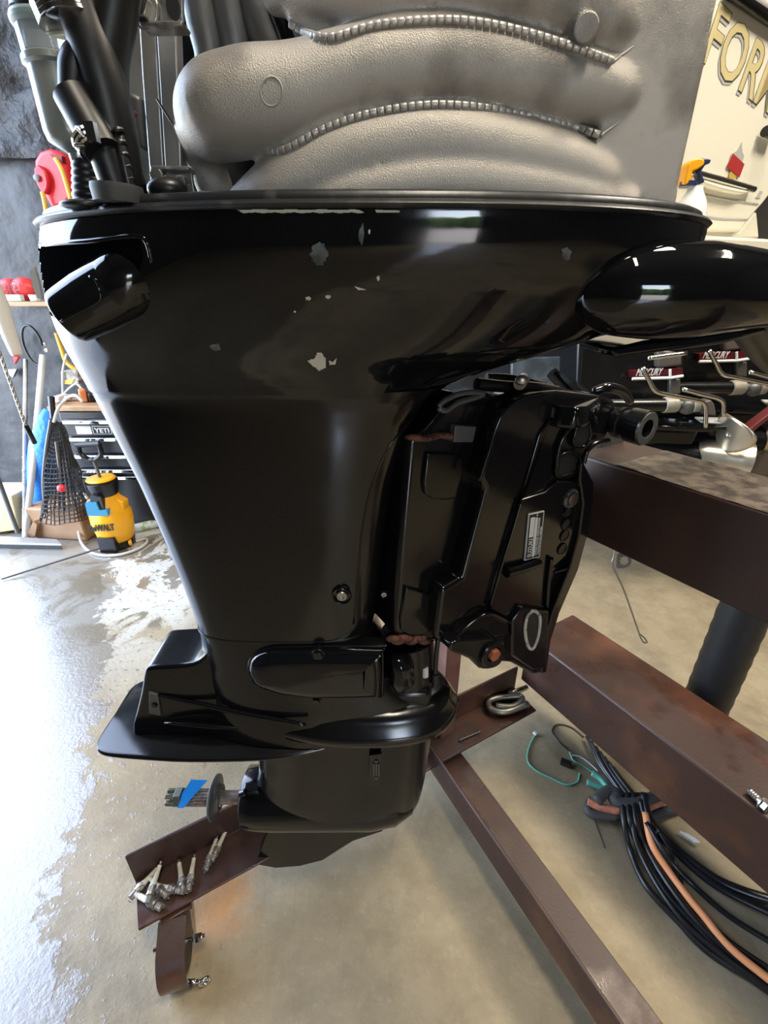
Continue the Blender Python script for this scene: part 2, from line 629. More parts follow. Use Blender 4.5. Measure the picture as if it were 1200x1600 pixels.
# sprayed insulation above the sheeting, a lumpy skin proud of the wall
bm = NB()
G = []
nx, nz = 130, 80
for j in range(nz + 1):
    row = []
    for i in range(nx + 1):
        x, z = x0 + (1.2 - x0) * i / nx, 1.93 + (zc - 1.93) * j / nz
        h = 0.05 + 0.05 * noise.noise(Vector((x * 6, 1, z * 9))) + 0.035 * noise.noise(Vector((x * 15, 5, z * 24))) + 0.012 * noise.noise(Vector((x * 34, 2, z * 50)))
        row.append(bm.verts.new((x, y1 - max(h, 0.004), z)))
    G.append(row)
for j in range(nz):
    for i in range(nx):
        bm.faces.new((G[j][i], G[j][i + 1], G[j + 1][i + 1], G[j + 1][i]))
obj('sprayed_insulation', bm, M_FOAM, wall_back, smooth=180, recalc=False)
struct('wall_right', box(NB(), (x1 + 0.06, (y0 + y1) / 2, zc / 2), (0.12, y1 - y0, zc)), M_DWALL, smooth=0)
# left wall round its open roll-up door
bm = NB()
dy0, dy1, dz0, dz1 = DOOR_L
for (a, b, c, d) in ((y0, dy0, 0, zc), (dy1, y1, 0, zc), (dy0, dy1, dz1, zc)):
    box(bm, (x0 - 0.06, (a + b) / 2, (c + d) / 2), (0.12, b - a, d - c))
struct('wall_left', bm, M_DWALL, smooth=0)
bm = NB()
fx0, fx1, fz0, fz1 = DOOR_F
for (a, b, c, d) in ((x0, fx0, 0, zc), (fx1, x1, 0, zc), (fx0, fx1, fz1, zc)):
    box(bm, ((a + b) / 2, y0 - 0.06, (c + d) / 2), (b - a, 0.12, d - c))
struct('wall_front', bm, M_DWALL, smooth=0)
# outdoors, seen only in reflections
struct('yard', box(NB(), (0, -2, -0.16), (60, 60, 0.1)), M_PAVE, smooth=0)
bm = NB()
for i in range(16):
    ell(bm, (-6 + i * 1.1 + random.uniform(-.3, .3), -11 + random.uniform(-.6, .6), 1.1), (1.1, 1.0, 1.3 + random.random() * 0.7), 14, 8)
hedge = obj('hedge', bm, M_LEAF)
tag(hedge, 'green hedge outdoors beyond the doorway, seen in the glossy paint', 'hedge')
for i, (lx, ly, p) in enumerate(FILL_LAMPS):
    t = thing('ceiling_fill_light', 'unseen white strip light added on the ceiling for fill, number %s from the doorway' % ['one', 'two', 'three'][i], 'fill light', (lx, ly, zc - 0.06))
    obj('lamp_body', box(NB(), (lx, ly, zc - 0.03), (0.2, 1.3, 0.06)), M_LGREY, t, bevel=0.01)
    obj('diffuser', box(NB(), (lx, ly, zc - 0.075), (0.15, 1.25, 0.03)), M_LAMP, t, bevel=0.008)
    area('fill_lamp', (lx, ly, zc - 0.11), (0, 0, 0), 0.3, 1.25, p, (1.0, 0.90, 0.74))

# ------------------------------------------------------------------ the outboard motor
YM = 0.60                            # the motor's middle plane
H = CAM_H
motor = thing('outboard_motor', 'big black outboard motor with its cowl off, hung on the brown stand', 'outboard motor', (-0.15, YM, 0.12))


def sup(xl, xr, w, n, z, yc=YM, seg=112):
    cx, a = (xl + xr) / 2, (xr - xl) / 2
    out = []
    for q in range(seg):
        t = 2 * math.pi * q / seg
        c, s = math.cos(t), math.sin(t)
        out.append(Vector((cx + a * math.copysign(abs(c) ** (2 / n), c), yc + w * math.copysign(abs(s) ** (2 / n), s), z)))
    return out


# rows: z above the camera, left x, right x, half width, roundness
PAN = [(0.062, -0.356, 0.336, 0.187, 2.35), (0.052, -0.362, 0.338, 0.188, 2.35), (0.030, -0.368, 0.335, 0.184, 2.35), (0.008, -0.374, 0.325, 0.175, 2.35),
       (-0.02, -0.380, 0.295, 0.157, 2.35), (-0.0466, -0.379, 0.245, 0.138, 2.4), (-0.066, -0.376, 0.180, 0.122, 2.4), (-0.083, -0.371, 0.120, 0.110, 2.45), (-0.097, -0.367, 0.088, 0.1035, 2.5)]
LEG = [(-0.103, -0.363, 0.076, 0.0995, 2.6), (-0.113, -0.359, 0.060, 0.097, 2.7), (-0.135, -0.351, 0.042, 0.0945, 2.9), (-0.166, -0.340, 0.029, 0.092, 3.2), (-0.224, -0.325, 0.012, 0.088, 3.4),
       (-0.30, -0.311, 0.002, 0.084, 3.5), (-0.375, -0.3005, -0.005, 0.079, 3.5), (-0.44, -0.294, -0.012, 0.074, 3.5), (-0.466, -0.2925, -0.0155, 0.072, 3.5)]


def dense(T, z0, z1, n):
    out = []
    for i in range(n + 1):
        z = z0 + (z1 - z0) * i / n
        a = lerp_table(T, z)
        dz = abs(z1 - z0) / n * 1.5
        b1, b2 = lerp_table(T, min(z + dz, T[0][0])), lerp_table(T, max(z - dz, T[-1][0]))
        if 0 < i < n and abs(z + dz) and z + dz < T[0][0] and z - dz > T[-1][0]:
            a = tuple((2 * p + q + r) / 4 for p, q, r in zip(a, b1, b2))
        out.append(sup(a[0], a[1], a[2], a[3], H + z))
    return out


bm = loft(NB(), dense(PAN, 0.062, -0.097, 26))
pan = obj('engine_pan', bm, M_PAN, motor, smooth=50)
bm = NB()
loft(bm, [sup(-0.367, 0.088, 0.1035, 2.5, H - 0.096), sup(-0.3655, 0.0785, 0.1000, 2.6, H - 0.1015)] + dense(LEG, -0.103, -0.466, 40))
lgtree = BVHTree.FromBMesh(bm)
leg = obj('midsection', bm, M_BLK, motor, smooth=50)
# rim: worn band and gasket lip round the pan's mouth
bm = NB()
rim = [(0.001, 0.0605), (0.0035, 0.0635), (0.001, 0.066), (-0.006, 0.0675), (-0.007, 0.072), (-0.011, 0.074), (-0.016, 0.0735), (-0.021, 0.066)]
loft(bm, [sup(-0.358 - g, 0.336 + g, 0.1885 + g * 0.8, 2.35, H + z) for g, z in rim])
obj('pan_rim', bm, M_RIM, motor, smooth=60)

bm = NB()
pth = []
for p in smooth_path([Vector((a, b, 0)) for a, b in ((690, 622), (655, 645), (612, 692), (584, 750), (567, 820), (559, 900), (552, 975))], 5):
    h_ = lgtree.ray_cast(EYE, ray(p.x, p.y).normalized())[0]
    if h_ is not None:
        pth.append(h_ + Vector((0, .0004, 0)))
tube(bm, pth, .0016, 10, 1)
obj('front_crease', bm, M_BLK, leg, smooth=180)
# fold moulding where pan meets midsection, and the front-edge crease on the midsection
def on_leg(z, side_x):
    """point on the near face of the leg at height z and position x"""
    T = PAN if z > -0.1 else LEG
    xl, xr, w, n = lerp_table(T, z)
    a, cx = (xr - xl) / 2, (xr + xl) / 2
    k = max(0.0, 1 - abs((side_x - cx) / a) ** n) ** (1 / n)
    return Vector((side_x, YM - w * k, H + z))


# bulge at the bow end of the pan
bm = NB()
path = [W(905, 452, 0.485), W(925, 453, 0.475), W(960, 455, 0.47), W(1020, 456, 0.468), W(1090, 455, 0.47), W(1150, 455, 0.475), W(1210, 456, 0.482), W(1270, 458, 0.49)]
tube(bm, path, [0.012, 0.031, 0.040, 0.0435, 0.043, 0.038, 0.033, 0.030], 32, 8, sy=0.95)
obj('bow_bulge', bm, M_PAN, motor, smooth=60)
bm = NB()
ell(bm, W(1205, 462, 0.46), (0.010, 0.004, 0.022), 20, 8)
obj('bulge_opening', bm, M_DARK, motor)
# under-lip plate beneath the bulge
bm = NB()
prism(bm, [W(px, py, 0.50) for px, py in ((955, 545), (1010, 532), (1100, 522), (1200, 505), (1200, 520), (1130, 538), (1020, 552), (960, 560))], (0, 0.09, 0))
obj('pan_lip', bm, M_PAN, motor, bevel=0.004)
# latch scoop at the stern end of the pan, a slanted rounded housing with a recessed face
bm = NB()
A, B = W(108, 494, 0.452), W(216, 434, 0.468)
tube(bm, [A + (A - B) * 0.10, A + (A - B) * 0.05, A, A.lerp(B, 0.35), A.lerp(B, 0.7), B, B + (B - A) * 0.25 + Vector((0, 0.03, 0))], [0.008, 0.021, 0.0265, 0.030, 0.0315, 0.0325, 0.028], 36, 8, sy=0.9)
ltree = BVHTree.FromBMesh(bm)
obj('latch_scoop', bm, M_PAN, motor, smooth=60)
bm = NB()
ell(bm, W(226, 438, 0.492), (0.038, 0.034, 0.050), 32, 20)
obj('latch_collar', bm, M_PAN, motor, smooth=180)
# broken edge of the pan at the stern
bm = prism(NB(), [W(px, py, 0.556) for px, py in ((47, 425), (53, 417), (60, 440), (66, 468), (58, 466), (50, 446))], (0, 0.004, 0))
obj('broken_edge', bm, M_LSHADOW, motor, label='grey chipped edge of the pan')

# paint damage lies on the curved pan: small skins laid on its surface
bpan = NB()
loft(bpan, dense(PAN, 0.062, -0.097, 26))
tree = BVHTree.FromBMesh(bpan)
bpan.free()


def inside(x, y, poly):
    c = False
    for (xa, ya), (xb, yb) in zip(poly, poly[1:] + poly[:1]):
        if (ya > y) != (yb > y) and x < (xb - xa) * (y - ya) / (yb - ya) + xa:
            c = not c
    return c


def skin(name, px_outlines, material, parent, lift=0.0004, label=None, tree=tree):
    """a thin layer following the curved surface under it"""
    for poly in px_outlines:
        xs, ys = [p[0] for p in poly], [p[1] for p in poly]
        step = max(0.6, min(2.0, (max(xs) - min(xs)) / 14, (max(ys) - min(ys)) / 7))
        bm, cache = NB(), {}

        def vert(i, j):
            if (i, j) not in cache:
                dd = ray(min(xs) + i * step, min(ys) + j * step).normalized()
                hit, nrm, _, _ = tree.ray_cast(EYE, dd)
                if hit is None:
                    cache[i, j] = None
                else:
                    if nrm.dot(dd) > 0:
                        nrm = -nrm
                    cache[i, j] = bm.verts.new(hit + nrm * lift)
            return cache[i, j]
        for i in range(int((max(xs) - min(xs)) / step) + 1):
            for j in range(int((max(ys) - min(ys)) / step) + 1):
                if inside(min(xs) + (i + .5) * step, min(ys) + (j + .5) * step, poly):
                    q = [vert(i, j), vert(i + 1, j), vert(i + 1, j + 1), vert(i, j + 1)]
                    if None not in q:
                        bm.faces.new(q)
        if len(bm.faces):
            bmesh.ops.delete(bm, geom=[v for v in bm.verts if not v.link_faces], context='VERTS')
            bmesh.ops.solidify(bm, geom=bm.faces[:], thickness=0.00025)
            obj(name, bm, material, parent, smooth=60, label=label)
        else:
            bm.free()


def blob(cx, cy, rx, ry, n=14, j=0.45, seed=0):
    r = random.Random(seed)
    return [(cx + rx * math.cos(2 * math.pi * i / n) * (1 - j * r.random()), cy + ry * math.sin(2 * math.pi * i / n) * (1 - j * r.random())) for i in range(n)]


skin('latch_face', [[(84, 497), (98, 476), (130, 446), (146, 436), (154, 450), (156, 468), (148, 474), (112, 492), (92, 503)]], M_PAN, pan, lift=.0012, tree=ltree)
bm = NB()
pth = []
for p in smooth_path([Vector((a, b, 0)) for a, b in ((140, 432), (150, 438), (156, 455), (156, 468), (146, 476), (112, 493), (90, 505))], 4):
    h_ = ltree.ray_cast(EYE, ray(p.x, p.y).normalized())[0]
    if h_ is not None:
        pth.append(h_)
tube(bm, pth, .0014, 8, 1)
obj('latch_face_edge', bm, M_PAN, pan, smooth=180)
chips = [[(481, 563), (491, 561), (496, 552), (503, 551), (510, 563), (508, 575), (499, 579), (490, 572)], [(514, 563), (520, 566), (526, 560), (524, 569), (515, 570)],
         blob(481, 466, 7, 4, 12, .6, 3), blob(513, 464, 6, 4, 12, .5, 5), [(552, 446), (560, 449), (574, 453), (560, 453)], blob(461, 487, 2.5, 2, 8, .3, 2), blob(577, 362, 2, 5, 9, .5, 8), blob(591, 435, 3, 5, 9, .6, 9)]
skin('paint_chip', chips, M_CREAM, pan, label='bare cream primer showing through chipped black paint')
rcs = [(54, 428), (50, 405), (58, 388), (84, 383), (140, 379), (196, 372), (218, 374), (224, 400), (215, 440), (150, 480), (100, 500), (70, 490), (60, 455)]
skin('latch_recess_shade', [rcs], mat('recess_shade_black', (.002, .0022, .0025), .95, spec=0.0), pan, lift=.0006)  # matte black skin on the pan stands in for the cavity's shade
bm = NB()
pth = []
for a, b in smooth_path([Vector((a, b, 0)) for a, b in ((50, 404), (58, 386), (84, 381), (140, 377), (196, 370), (222, 371), (232, 385), (237, 410))], 3) and [(p.x, p.y) for p in smooth_path([Vector((a, b, 0)) for a, b in ((50, 404), (58, 386), (84, 381), (140, 377), (196, 370), (222, 371), (232, 385), (237, 410))], 3)]:
    h_ = tree.ray_cast(EYE, ray(a, b).normalized())[0]
    if h_ is not None:
        pth.append(h_)
tube(bm, pth, .0022, 10, 1)
obj('recess_edge', bm, M_PAN, pan, smooth=180)
strip = [(370 + i * 10, 327.5 + 0.5 * math.sin(i * 1.3) + i * 0.02) for i in range(20)] + [(570 - i * 10, 332.5 + 0.9 * math.sin(i * 2.1)) for i in range(20)]
skin('worn_edge', [strip, [(586, 328), (625, 329), (624, 332), (588, 332)]], M_CREAM, pan, label='cream worn edge below the rim')
skin('residue_mark', [blob(499, 397, 16, 20, 20, .35, 1), blob(565, 367, 5, 22, 12, .5, 11)], M_HAZE, pan, label='grey smeared residue')
skin('grey_scuff', [blob(337, 543, 11, 8, 14, .5, 6), blob(885, 395, 9, 14, 14, .5, 13)], M_HAZE, pan)

# gearcase
GC = [(-0.466, -0.2925, -0.015, 0.071, 3.5), (-0.50, -0.296, -0.006, 0.070, 3.0), (-0.54, -0.302, 0.008, 0.070, 2.6), (-0.57, -0.306, 0.025, 0.070, 2.6), (-0.60, -0.31, 0.06, 0.071, 2.5), (-0.625, -0.315, 0.09, 0.073, 2.4), (-0.69, -0.33, 0.10, 0.078, 2.4)]
bm = loft(NB(), dense(GC, -0.466, -0.69, 36))
gear = obj('gearcase', bm, M_BLK, motor, smooth=55)
# tail of the gearcase with its flat shoulder
tl = smooth_path([W(a, b, 0.553) for a, b in ((319, 985), (322, 1005), (320, 1022), (300, 1037), (262, 1041), (234, 1043), (225, 1050), (220, 1080), (213, 1110), (207, 1132))], 3)
tl += [W(207, 1150, 0.553), W(420, 1150, 0.553), W(430, 985, 0.553)]
bm = prism(NB(), tl, (0, 0.094, 0))
obj('gearcase_tail', bm, M_BLK, motor, bevel=0.006, seg=3, smooth=60)
# thick flange and thin anti-ventilation plate
def plate_outline(z, grow=0.0):
    pts = []
    L = [(-0.495, 0.0), (-0.496, 0.045), (-0.493, 0.066), (-0.480, 0.079), (-0.455, 0.085), (-0.40, 0.090), (-0.32, 0.094), (-0.2, 0.091), (-0.13, 0.080), (-0.067, 0.062), (0.0, 0.045), (0.05, 0.03), (0.09, 0.012), (0.1, 0.0)]
    up = [Vector((x, YM + y + grow, z)) for x, y in L]
    dn = [Vector((x, YM - y - grow, z)) for x, y in L[::-1]]
    return smooth_path(up, 3)[:-1] + smooth_path(dn, 3)[:-1]


bm = NB()
loft(bm, [plate_outline(H - 0.702), plate_outline(H - 0.700, 0.001), plate_outline(H - 0.697, 0.0005), plate_outline(H - 0.695, -0.002)])
obj('cavitation_plate', bm, M_BLK, motor, smooth=50)


def flange(z, g):
    L = [(-0.33 - g * .3, 0.0), (-0.30, 0.034 + g), (-0.218, 0.057 + g), (-0.16, 0.074 + g), (-0.077, 0.088 + g), (0.021, 0.087 + g), (0.0855 + g * .3, 0.070 + g), (0.120 + g * .8, 0.036 + g * .5), (0.133 + g, 0.0)]
    up = [Vector((x, YM + y, z)) for x, y in L]
    dn = [Vector((x, YM - y, z)) for x, y in L[::-1]]
    return smooth_path(up, 4)[:-1] + smooth_path(dn, 4)[:-1]


bm = NB()
loft(bm, [flange(H - 0.70, -0.03), flange(H - 0.678, -0.004), flange(H - 0.671, 0.002), flange(H - 0.660, 0.003), flange(H - 0.652, -0.001), flange(H - 0.644, -0.008), flange(H - 0.636, -0.011), flange(H - 0.628, -0.016), flange(H - 0.620, -0.03)])
obj('spray_flange', bm, M_BLK, motor, smooth=50)
# lower strut, torpedo and skeg
ST = [(-0.695, -0.240, 0.092, 0.045, 2.2), (-0.74, -0.240, 0.090, 0.046, 2.2), (-0.80, -0.243, 0.087, 0.050, 2.2), (-0.86, -0.25, 0.083, 0.055, 2.2), (-0.90, -0.262, 0.079, 0.0585, 2.2), (-0.94, -0.27, 0.073, 0.0605, 2.2),
      (-0.965, -0.27, 0.064, 0.056, 2.2), (-0.985, -0.265, 0.045, 0.044, 2.2), (-0.996, -0.255, 0.02, 0.026, 2.2), (-1.0, -0.24, -0.02, 0.008, 2.2)]
bm = loft(NB(), dense(ST, -0.695, -1.0, 44))
lathe(bm, (-0.287, YM, H - 0.94), (1, 0, 0), [(0, 0.040), (0.001, 0.056), (0.004, 0.0595), (0.03, 0.0605), (0.06, 0.0615), (0.16, 0.0612), (0.26, 0.060), (0.31, 0.052), (0.345, 0.03), (0.355, 0.0)], 48)
lower = obj('torpedo', bm, M_BLK, motor, smooth=50)
bm = NB()
lathe(bm, (-0.2885, YM, H - 0.94), (1, 0, 0), [(0, 0.020), (0, 0.050), (0.006, 0.052), (0.010, 0.050)], 40)
obj('bearing_carrier', bm, M_CASTD, motor, smooth=40, label='grey worn carrier ring behind the shaft')
# hinge-like lug at the top of the carrier
bm = NB()
cyl(bm, (-0.283, YM - 0.030, H - 0.885), (-0.270, YM - 0.030, H - 0.878), 0.007, None, 12)
box(bm, (-0.262, YM - 0.02, H - 0.884), (0.03, 0.02, 0.012))
obj('carrier_lug', bm, M_BLKBOLT, motor, bevel=0.002)
sk = [W(px, py, YM) for px, py in ((416, 1296), (398, 1346), (432, 1352), (470, 1349), (505, 1340), (552, 1310), (600, 1294), (560, 1280), (440, 1280))]
bm = prism(NB(), [p + Vector((0, -0.007, 0)) for p in sk], (0, 0.014, 0))
obj('skeg', bm, M_BLK, motor, bevel=0.004)
# propeller shaft
zs = H - 0.941
bm = NB()
cyl(bm, (-0.29, YM, zs), (-0.338, YM, zs), 0.013, None, 20)
for q in range(8):
    a = q * math.pi / 4
    ell(bm, (-0.30 - 0.02 * random.random(), YM + 0.012 * math.cos(a), zs + 0.012 * math.sin(a)), (0.006, 0.002, 0.002), 6, 4)
obj('propeller_shaft', bm, M_SPLINE, motor)
bm = NB()
ring = []
for q in range(68):
    a = 2 * math.pi * q / 68
    ring.append((a, 0.0168 if (q // 2) % 2 else 0.0146))
loft(bm, [[Vector((x, YM + r * math.cos(a), zs + r * math.sin(a))) for a, r in ring] for x in (-0.335, -0.409)])
cyl(bm, (-0.405, YM, zs), (-0.44, YM, zs), 0.0105)
obj('shaft_spline', bm, M_SPLINE, motor, smooth=20)
bm = NB()
lathe(bm, (-0.338, YM, zs), (-1, 0, 0), [(0, 0.015), (0, 0.024), (0.004, 0.026), (0.008, 0.031), (0.010, 0.043), (0.0135, 0.0435), (0.0155, 0.041), (0.013, 0.030), (0.019, 0.022), (0.021, 0.018)], 40)
obj('thrust_washer', bm, M_CASTD, motor, smooth=35, label='dull grey dished thrust washer')
bm = NB()
hexa(bm, (-0.418, YM, zs), (-0.432, YM, zs), 0.0195)
for q in range(6):
    a = q * math.pi / 3 + math.pi / 6
    R = Matrix.Rotation(a, 3, 'X')
    box(bm, Vector((-0.440, YM, zs)) + R @ Vector((0, 0, 0.0125)), (0.018, 0.0085, 0.008), R)
obj('castle_nut', bm, M_NUT, motor, bevel=0.0008, label='olive castellated nut on the shaft end')
bm = NB()
cyl(bm, (-0.4085, YM, zs), (-0.4175, YM, zs), 0.0145)
tp = lambda x, h: Vector((x, YM - 0.012 + h * 0.82, zs + 0.0135 + h * 0.57))
p = [tp(-0.4065, -.016), tp(-0.4185, -.016), tp(-0.412, .012), tp(-0.401, .034), tp(-0.366, .033), tp(-0.386, .010)]
prism(bm, p, (0, 0.0005, -0.0006))
obj('blue_tape', bm, M_TAPE, motor, smooth=30, label='bright blue masking tape flag')

# access cover on the gearcase, its three bolts, the nose piece, screws, plates
def px_prism(name, pts, Y, depth, material, bevel, parent=motor, label=None, seg=3, smooth=40):
    bm = prism(NB(), [W(a, b, Y) for a, b in pts], (0, depth, 0))
    return obj(name, bm, material, parent, bevel=bevel, seg=seg, label=label, smooth=smooth)


def c2(pts, k, ox, oy):
    return [(ox + a / k, oy + b / k) for a, b in pts]


def rounded(pts, k=4):
    P = [Vector((a, b, 0)) for a, b in pts]
    return [(p.x, p.y) for p in smooth_path(P + [P[0]], k)[:-1]]


cov = c2([(513, 300), (522, 268), (550, 245), (605, 234), (720, 231), (938, 232), (946, 240), (945, 372), (930, 383), (760, 387), (690, 384), (610, 372), (560, 355), (527, 335)], 2.069, 140, 900)
rc = [(x + (x - 490) * .02, y + (y - 1050) * .07) for x, y in rounded(cov, 3)]
obj('cover_recess', dome(NB(), rc, 0.529, [(0, 0), (.001, .001), (.003, .001), (.004, -.002)]), M_BLKBOLT, motor, smooth=40)
PILLOW = [(0, 0), (.0006, .004), (.003, .008), (.007, .0115), (.012, .0145), (.018, .0165), (.024, .0175), (.030, .018)]
acc = obj('access_cover', dome(NB(), rounded(cov, 3), 0.527, PILLOW), M_PAN, motor, smooth=70)
obj('cover_nose', dome(NB(), rounded(c2([(975, 262), (1010, 262), (1045, 290), (1052, 330), (1040, 352), (975, 366)], 2.069, 140, 900), 3), 0.535, PILLOW, .05), M_PAN, motor, smooth=70)
for (a, b, Y) in ((497, 1024, 0.517), (401, 1056, 0.520), (494, 1095, 0.522)):
    bm = NB()
    P = W(a, b, Y)
    s = 0.008 if b < 1080 else 0.006
    cyl(bm, P, P + Vector((0, 0.012, 0)), s * 1.35, None, 20)
    hexa(bm, P - Vector((0, 0.004, 0)), P + Vector((0, 0.002, 0)), s)
    obj('cover_bolt', bm, M_BLKBOLT, acc, bevel=0.0006)
# mid-leg screws
for (a, b, z0, r, rr) in ((534, 932, -0.0, 0.0075, 0.0135), (600, 929, 0, 0.004, 0.006)):
    Y = 0.520 if a < 560 else 0.545
    P = W(a, b, Y)
    bm = NB()
    lathe(bm, P + Vector((0, 0.004, 0)), (0, -1, 0), [(0, rr), (0.004, rr), (0.0052, rr * .93), (0.0045, rr * .85), (0.001, rr * .8)], 28, cap=False)
    obj('screw_recess', bm, M_BLKBOLT, motor)
    bm = NB()
    lathe(bm, P + Vector((0, 0.004, 0)), (0, -1, 0), [(0, r), (0.004, r), (0.005, r * .9), (0.005, r * .55), (0.003, r * .5), (0.003, 0)], 24)
    obj('leg_screw', bm, M_BOLT, motor, smooth=30, label='bright screw head low on the leg')
# grey anode tab on the tail
tab = px_prism('anode_tab', [(232, 1082), (246, 1086), (251, 1119), (233, 1115)], 0.549, 0.006, M_CASTD, 0.001, label='grey metal tab on the tail')
P = W(242, 1101, 0.549)
bm = NB()
hexa(bm, P - Vector((0, .003, 0)), P, 0.004)
cyl(bm, P - Vector((0, .001, 0)), P, 0.0055)
obj('tab_screw', bm, M_BLKBOLT, tab)
# small plate and slot on the lower strut
pl = px_prism('strut_plate', c2([(905, 580), (945, 575), (940, 678), (900, 682)], 2.069, 140, 900), 0.548, 0.004, M_BLKBOLT, 0.0006)
P = W(588, 1203, 0.547)
bm = NB()
for q in (-1, 0, 1):
    box(bm, P + Vector((q * 0.0045, -0.0006, 0)), (0.0022, 0.0012, 0.034))
for q in (-1, 1):
    cyl(bm, P + Vector((0, -0.001, q * 0.023)), P + Vector((0, 0.001, q * 0.023)), 0.0028, None, 12)
obj('water_intake', bm, M_CASTD, pl)
bm = NB()
tube(bm, [W(236, 1084, .552), W(300, 1097, .548), W(372, 1113, .534), W(430, 1124, .524), W(478, 1133, .516)], [.002, .004, .005, .005, .003], 12, 5)
obj('side_moulding', bm, M_BLK, motor, smooth=180)
bm = NB()
tube(bm, [W(258, 1129, .545), W(320, 1134, .538), W(400, 1140, .54)], [.003, .0045, .003], 12, 5)
obj('plate_fillet', bm, M_BLK, motor, smooth=180)
# ledge line where leg and gearcase part
bm = NB()
loft(bm, [sup(-0.2935, -0.0145, 0.0725, 3.5, H - 0.4635), sup(-0.294, -0.014, 0.073, 3.5, H - 0.466), sup(-0.2935, -0.0145, 0.0725, 3.5, H - 0.4685)])
obj('parting_flange', bm, M_BLK, motor, smooth=60)
# tail top ledge, a shallow wet shoulder
# white fitting and cable at the nose
bm = NB()
hexa(bm, W(664, 1056, 0.56), W(664, 1043, 0.56), 0.006)
obj('white_fitting', bm, M_LGREY, motor, label='small white plastic fitting')
bm = NB()
tube(bm, [W(680, 1060, 0.57), W(681, 1035, 0.57), W(684, 1000, 0.57), W(689, 960, 0.60)], 0.004, 10)
obj('speedometer_tube', bm, M_CABLE, motor)
bm = NB()
cyl(bm, W(680, 1066, 0.57), W(680, 1052, 0.57), 0.007, 0.006)
obj('tube_boot', bm, M_DARK, motor)

# ------------------------------------------------------------------ powerhead: intake manifold
bm = NB()
YI = 0.50


def run(pts, r, Y=YI, seg=28):
    tube(bm, [W(a, b, y) for a, b, y in pts], r, seg, 6)


# plenum wall at the bow end
pl_out = [(975, -190), (1165, -190), (1118, 30), (1052, 345), (890, 345), (915, 260), (955, 150), (935, 60)]
prism(bm, [W(a, b, 0.485) for a, b in pl_out], (0, 0.10, 0))
# web behind the runners
web = [(440, -160), (1010, -160), (1010, 340), (395, 340), (440, 228), (560, 150), (500, 70), (448, 30)]
prism(bm, [W(a, b, 0.505) for a, b in web], (0, 0.07, 0))
run([(420, -35, .52), (500, -35, .505), (580, -20, .50), (690, -40, .497), (800, -30, .496), (890, 5, .495), (950, 42, .496), (990, 65, .50)], [0.022, 0.024, 0.026, 0.031, 0.033, 0.031, 0.023, 0.010])
run([(327, 190, .53), (345, 174, .505), (400, 162, .50), (470, 152, .498), (560, 120, .495), (690, 101, .494), (810, 118, .495), (900, 138, .496), (965, 152, .497), (994, 155, .500)], [0.031, 0.036, 0.037, 0.035, 0.031, 0.030, 0.029, 0.027, 0.020, 0.009])
run([(318, 200, .53), (320, 245, .545), (340, 305, .56)], [0.027, 0.018, 0.018])
run([(395, 345, .515), (450, 300, .502), (540, 250, .497), (680, 226, .495), (800, 246, .496), (880, 266, .497), (940, 292, .497), (975, 308, .50)], [0.030, 0.031, 0.030, 0.030, 0.029, 0.027, 0.020, 0.010])
run([(420, 350, .51), (560, 310, .50), (700, 290, .498), (850, 310, .50), (960, 345, .51)], 0.033)
# boss on the upper runner
P = W(916, 43, 0.463)
cyl(bm, P + Vector((0, 0.05, 0)), P, 0.0095, 0.009)
itree = BVHTree.FromBMesh(bm)
intake = obj('intake_manifold', bm, M_CAST, motor, smooth=180, mods=[
    ('REMESH', dict(mode='VOXEL', voxel_size=0.0026, use_smooth_shade=True)), ('SMOOTH', dict(factor=0.5, iterations=9))])
bm = NB()
cyl(bm, W(916, 43, 0.468), W(916, 43, 0.4605), 0.0088, 0.0086, 24)
obj('casting_boss', bm, M_CAST, intake, bevel=0.001)
def beads(pts, Y, n, r):
    bm = NB()
    path = []
    for p in smooth_path([W(a, b, y) for (a, b), y in zip(pts, Y)], 12):
        dd = (p - EYE).normalized()
        h_ = itree.ray_cast(EYE, dd)[0]
        path.append(h_ - dd * 0.0022 if h_ and (h_ - EYE).y < .52 else p)
    for _ in range(6):
        path = [path[0]] + [(a + b * 2 + c) / 4 for a, b, c in zip(path, path[1:], path[2:])] + [path[-1]]
    L = [0]
    for a, b in zip(path, path[1:]):
        L.append(L[-1] + (b - a).length)
    def at(s):
        for i in range(len(path) - 1):
            if L[i + 1] >= s:
                t = (s - L[i]) / max(1e-9, L[i + 1] - L[i])
                return path[i].lerp(path[i + 1], t)
        return path[-1]
    for i in range(n):
        a, b = at(L[-1] * (i + .05) / n), at(L[-1] * (i + .95) / n)
        tube(bm, [a, a.lerp(b, .08), a.lerp(b, .5), a.lerp(b, .92), b], [r * .93, r, r, r, r * .93], 10, 1)
    return bm


s1 = [(452, 36), (479, 52), (518, 59), (587, 39), (694, 31), (771, 39), (847, 58), (916, 81), (957, 96)]
s2 = [(414, 236), (445, 234), (510, 199), (587, 175), (679, 163), (771, 170), (863, 188), (937, 211)]
M_SEAM = mat('cast_seam', (0.50, 0.47, 0.43), 0.42, 0.55, bump=(300, .4, .001))
o = obj('casting_seam', beads(s1, [.497, .494, .49, .486, .486, .487, .488, .489, .489], 48, 0.0029), M_SEAM, intake, smooth=180)
o['kind'] = 'stuff'
o = obj('casting_seam', beads(s2, [.497, .493, .488, .486, .485, .485, .486, .488], 48, 0.0029), M_SEAM, intake, smooth=180)
o['kind'] = 'stuff'
# crow's-foot creases where runners die into the plenum
def on_casting(pts, back=0.0):
    out = []
    for p in smooth_path([Vector((a, b, 0)) for a, b in pts], 5):
        dd = ray(p.x, p.y).normalized()
        h_ = itree.ray_cast(EYE, dd)[0]
        if h_ is not None and h_.y < .53:
            out.append(h_ + dd * back)
    return out


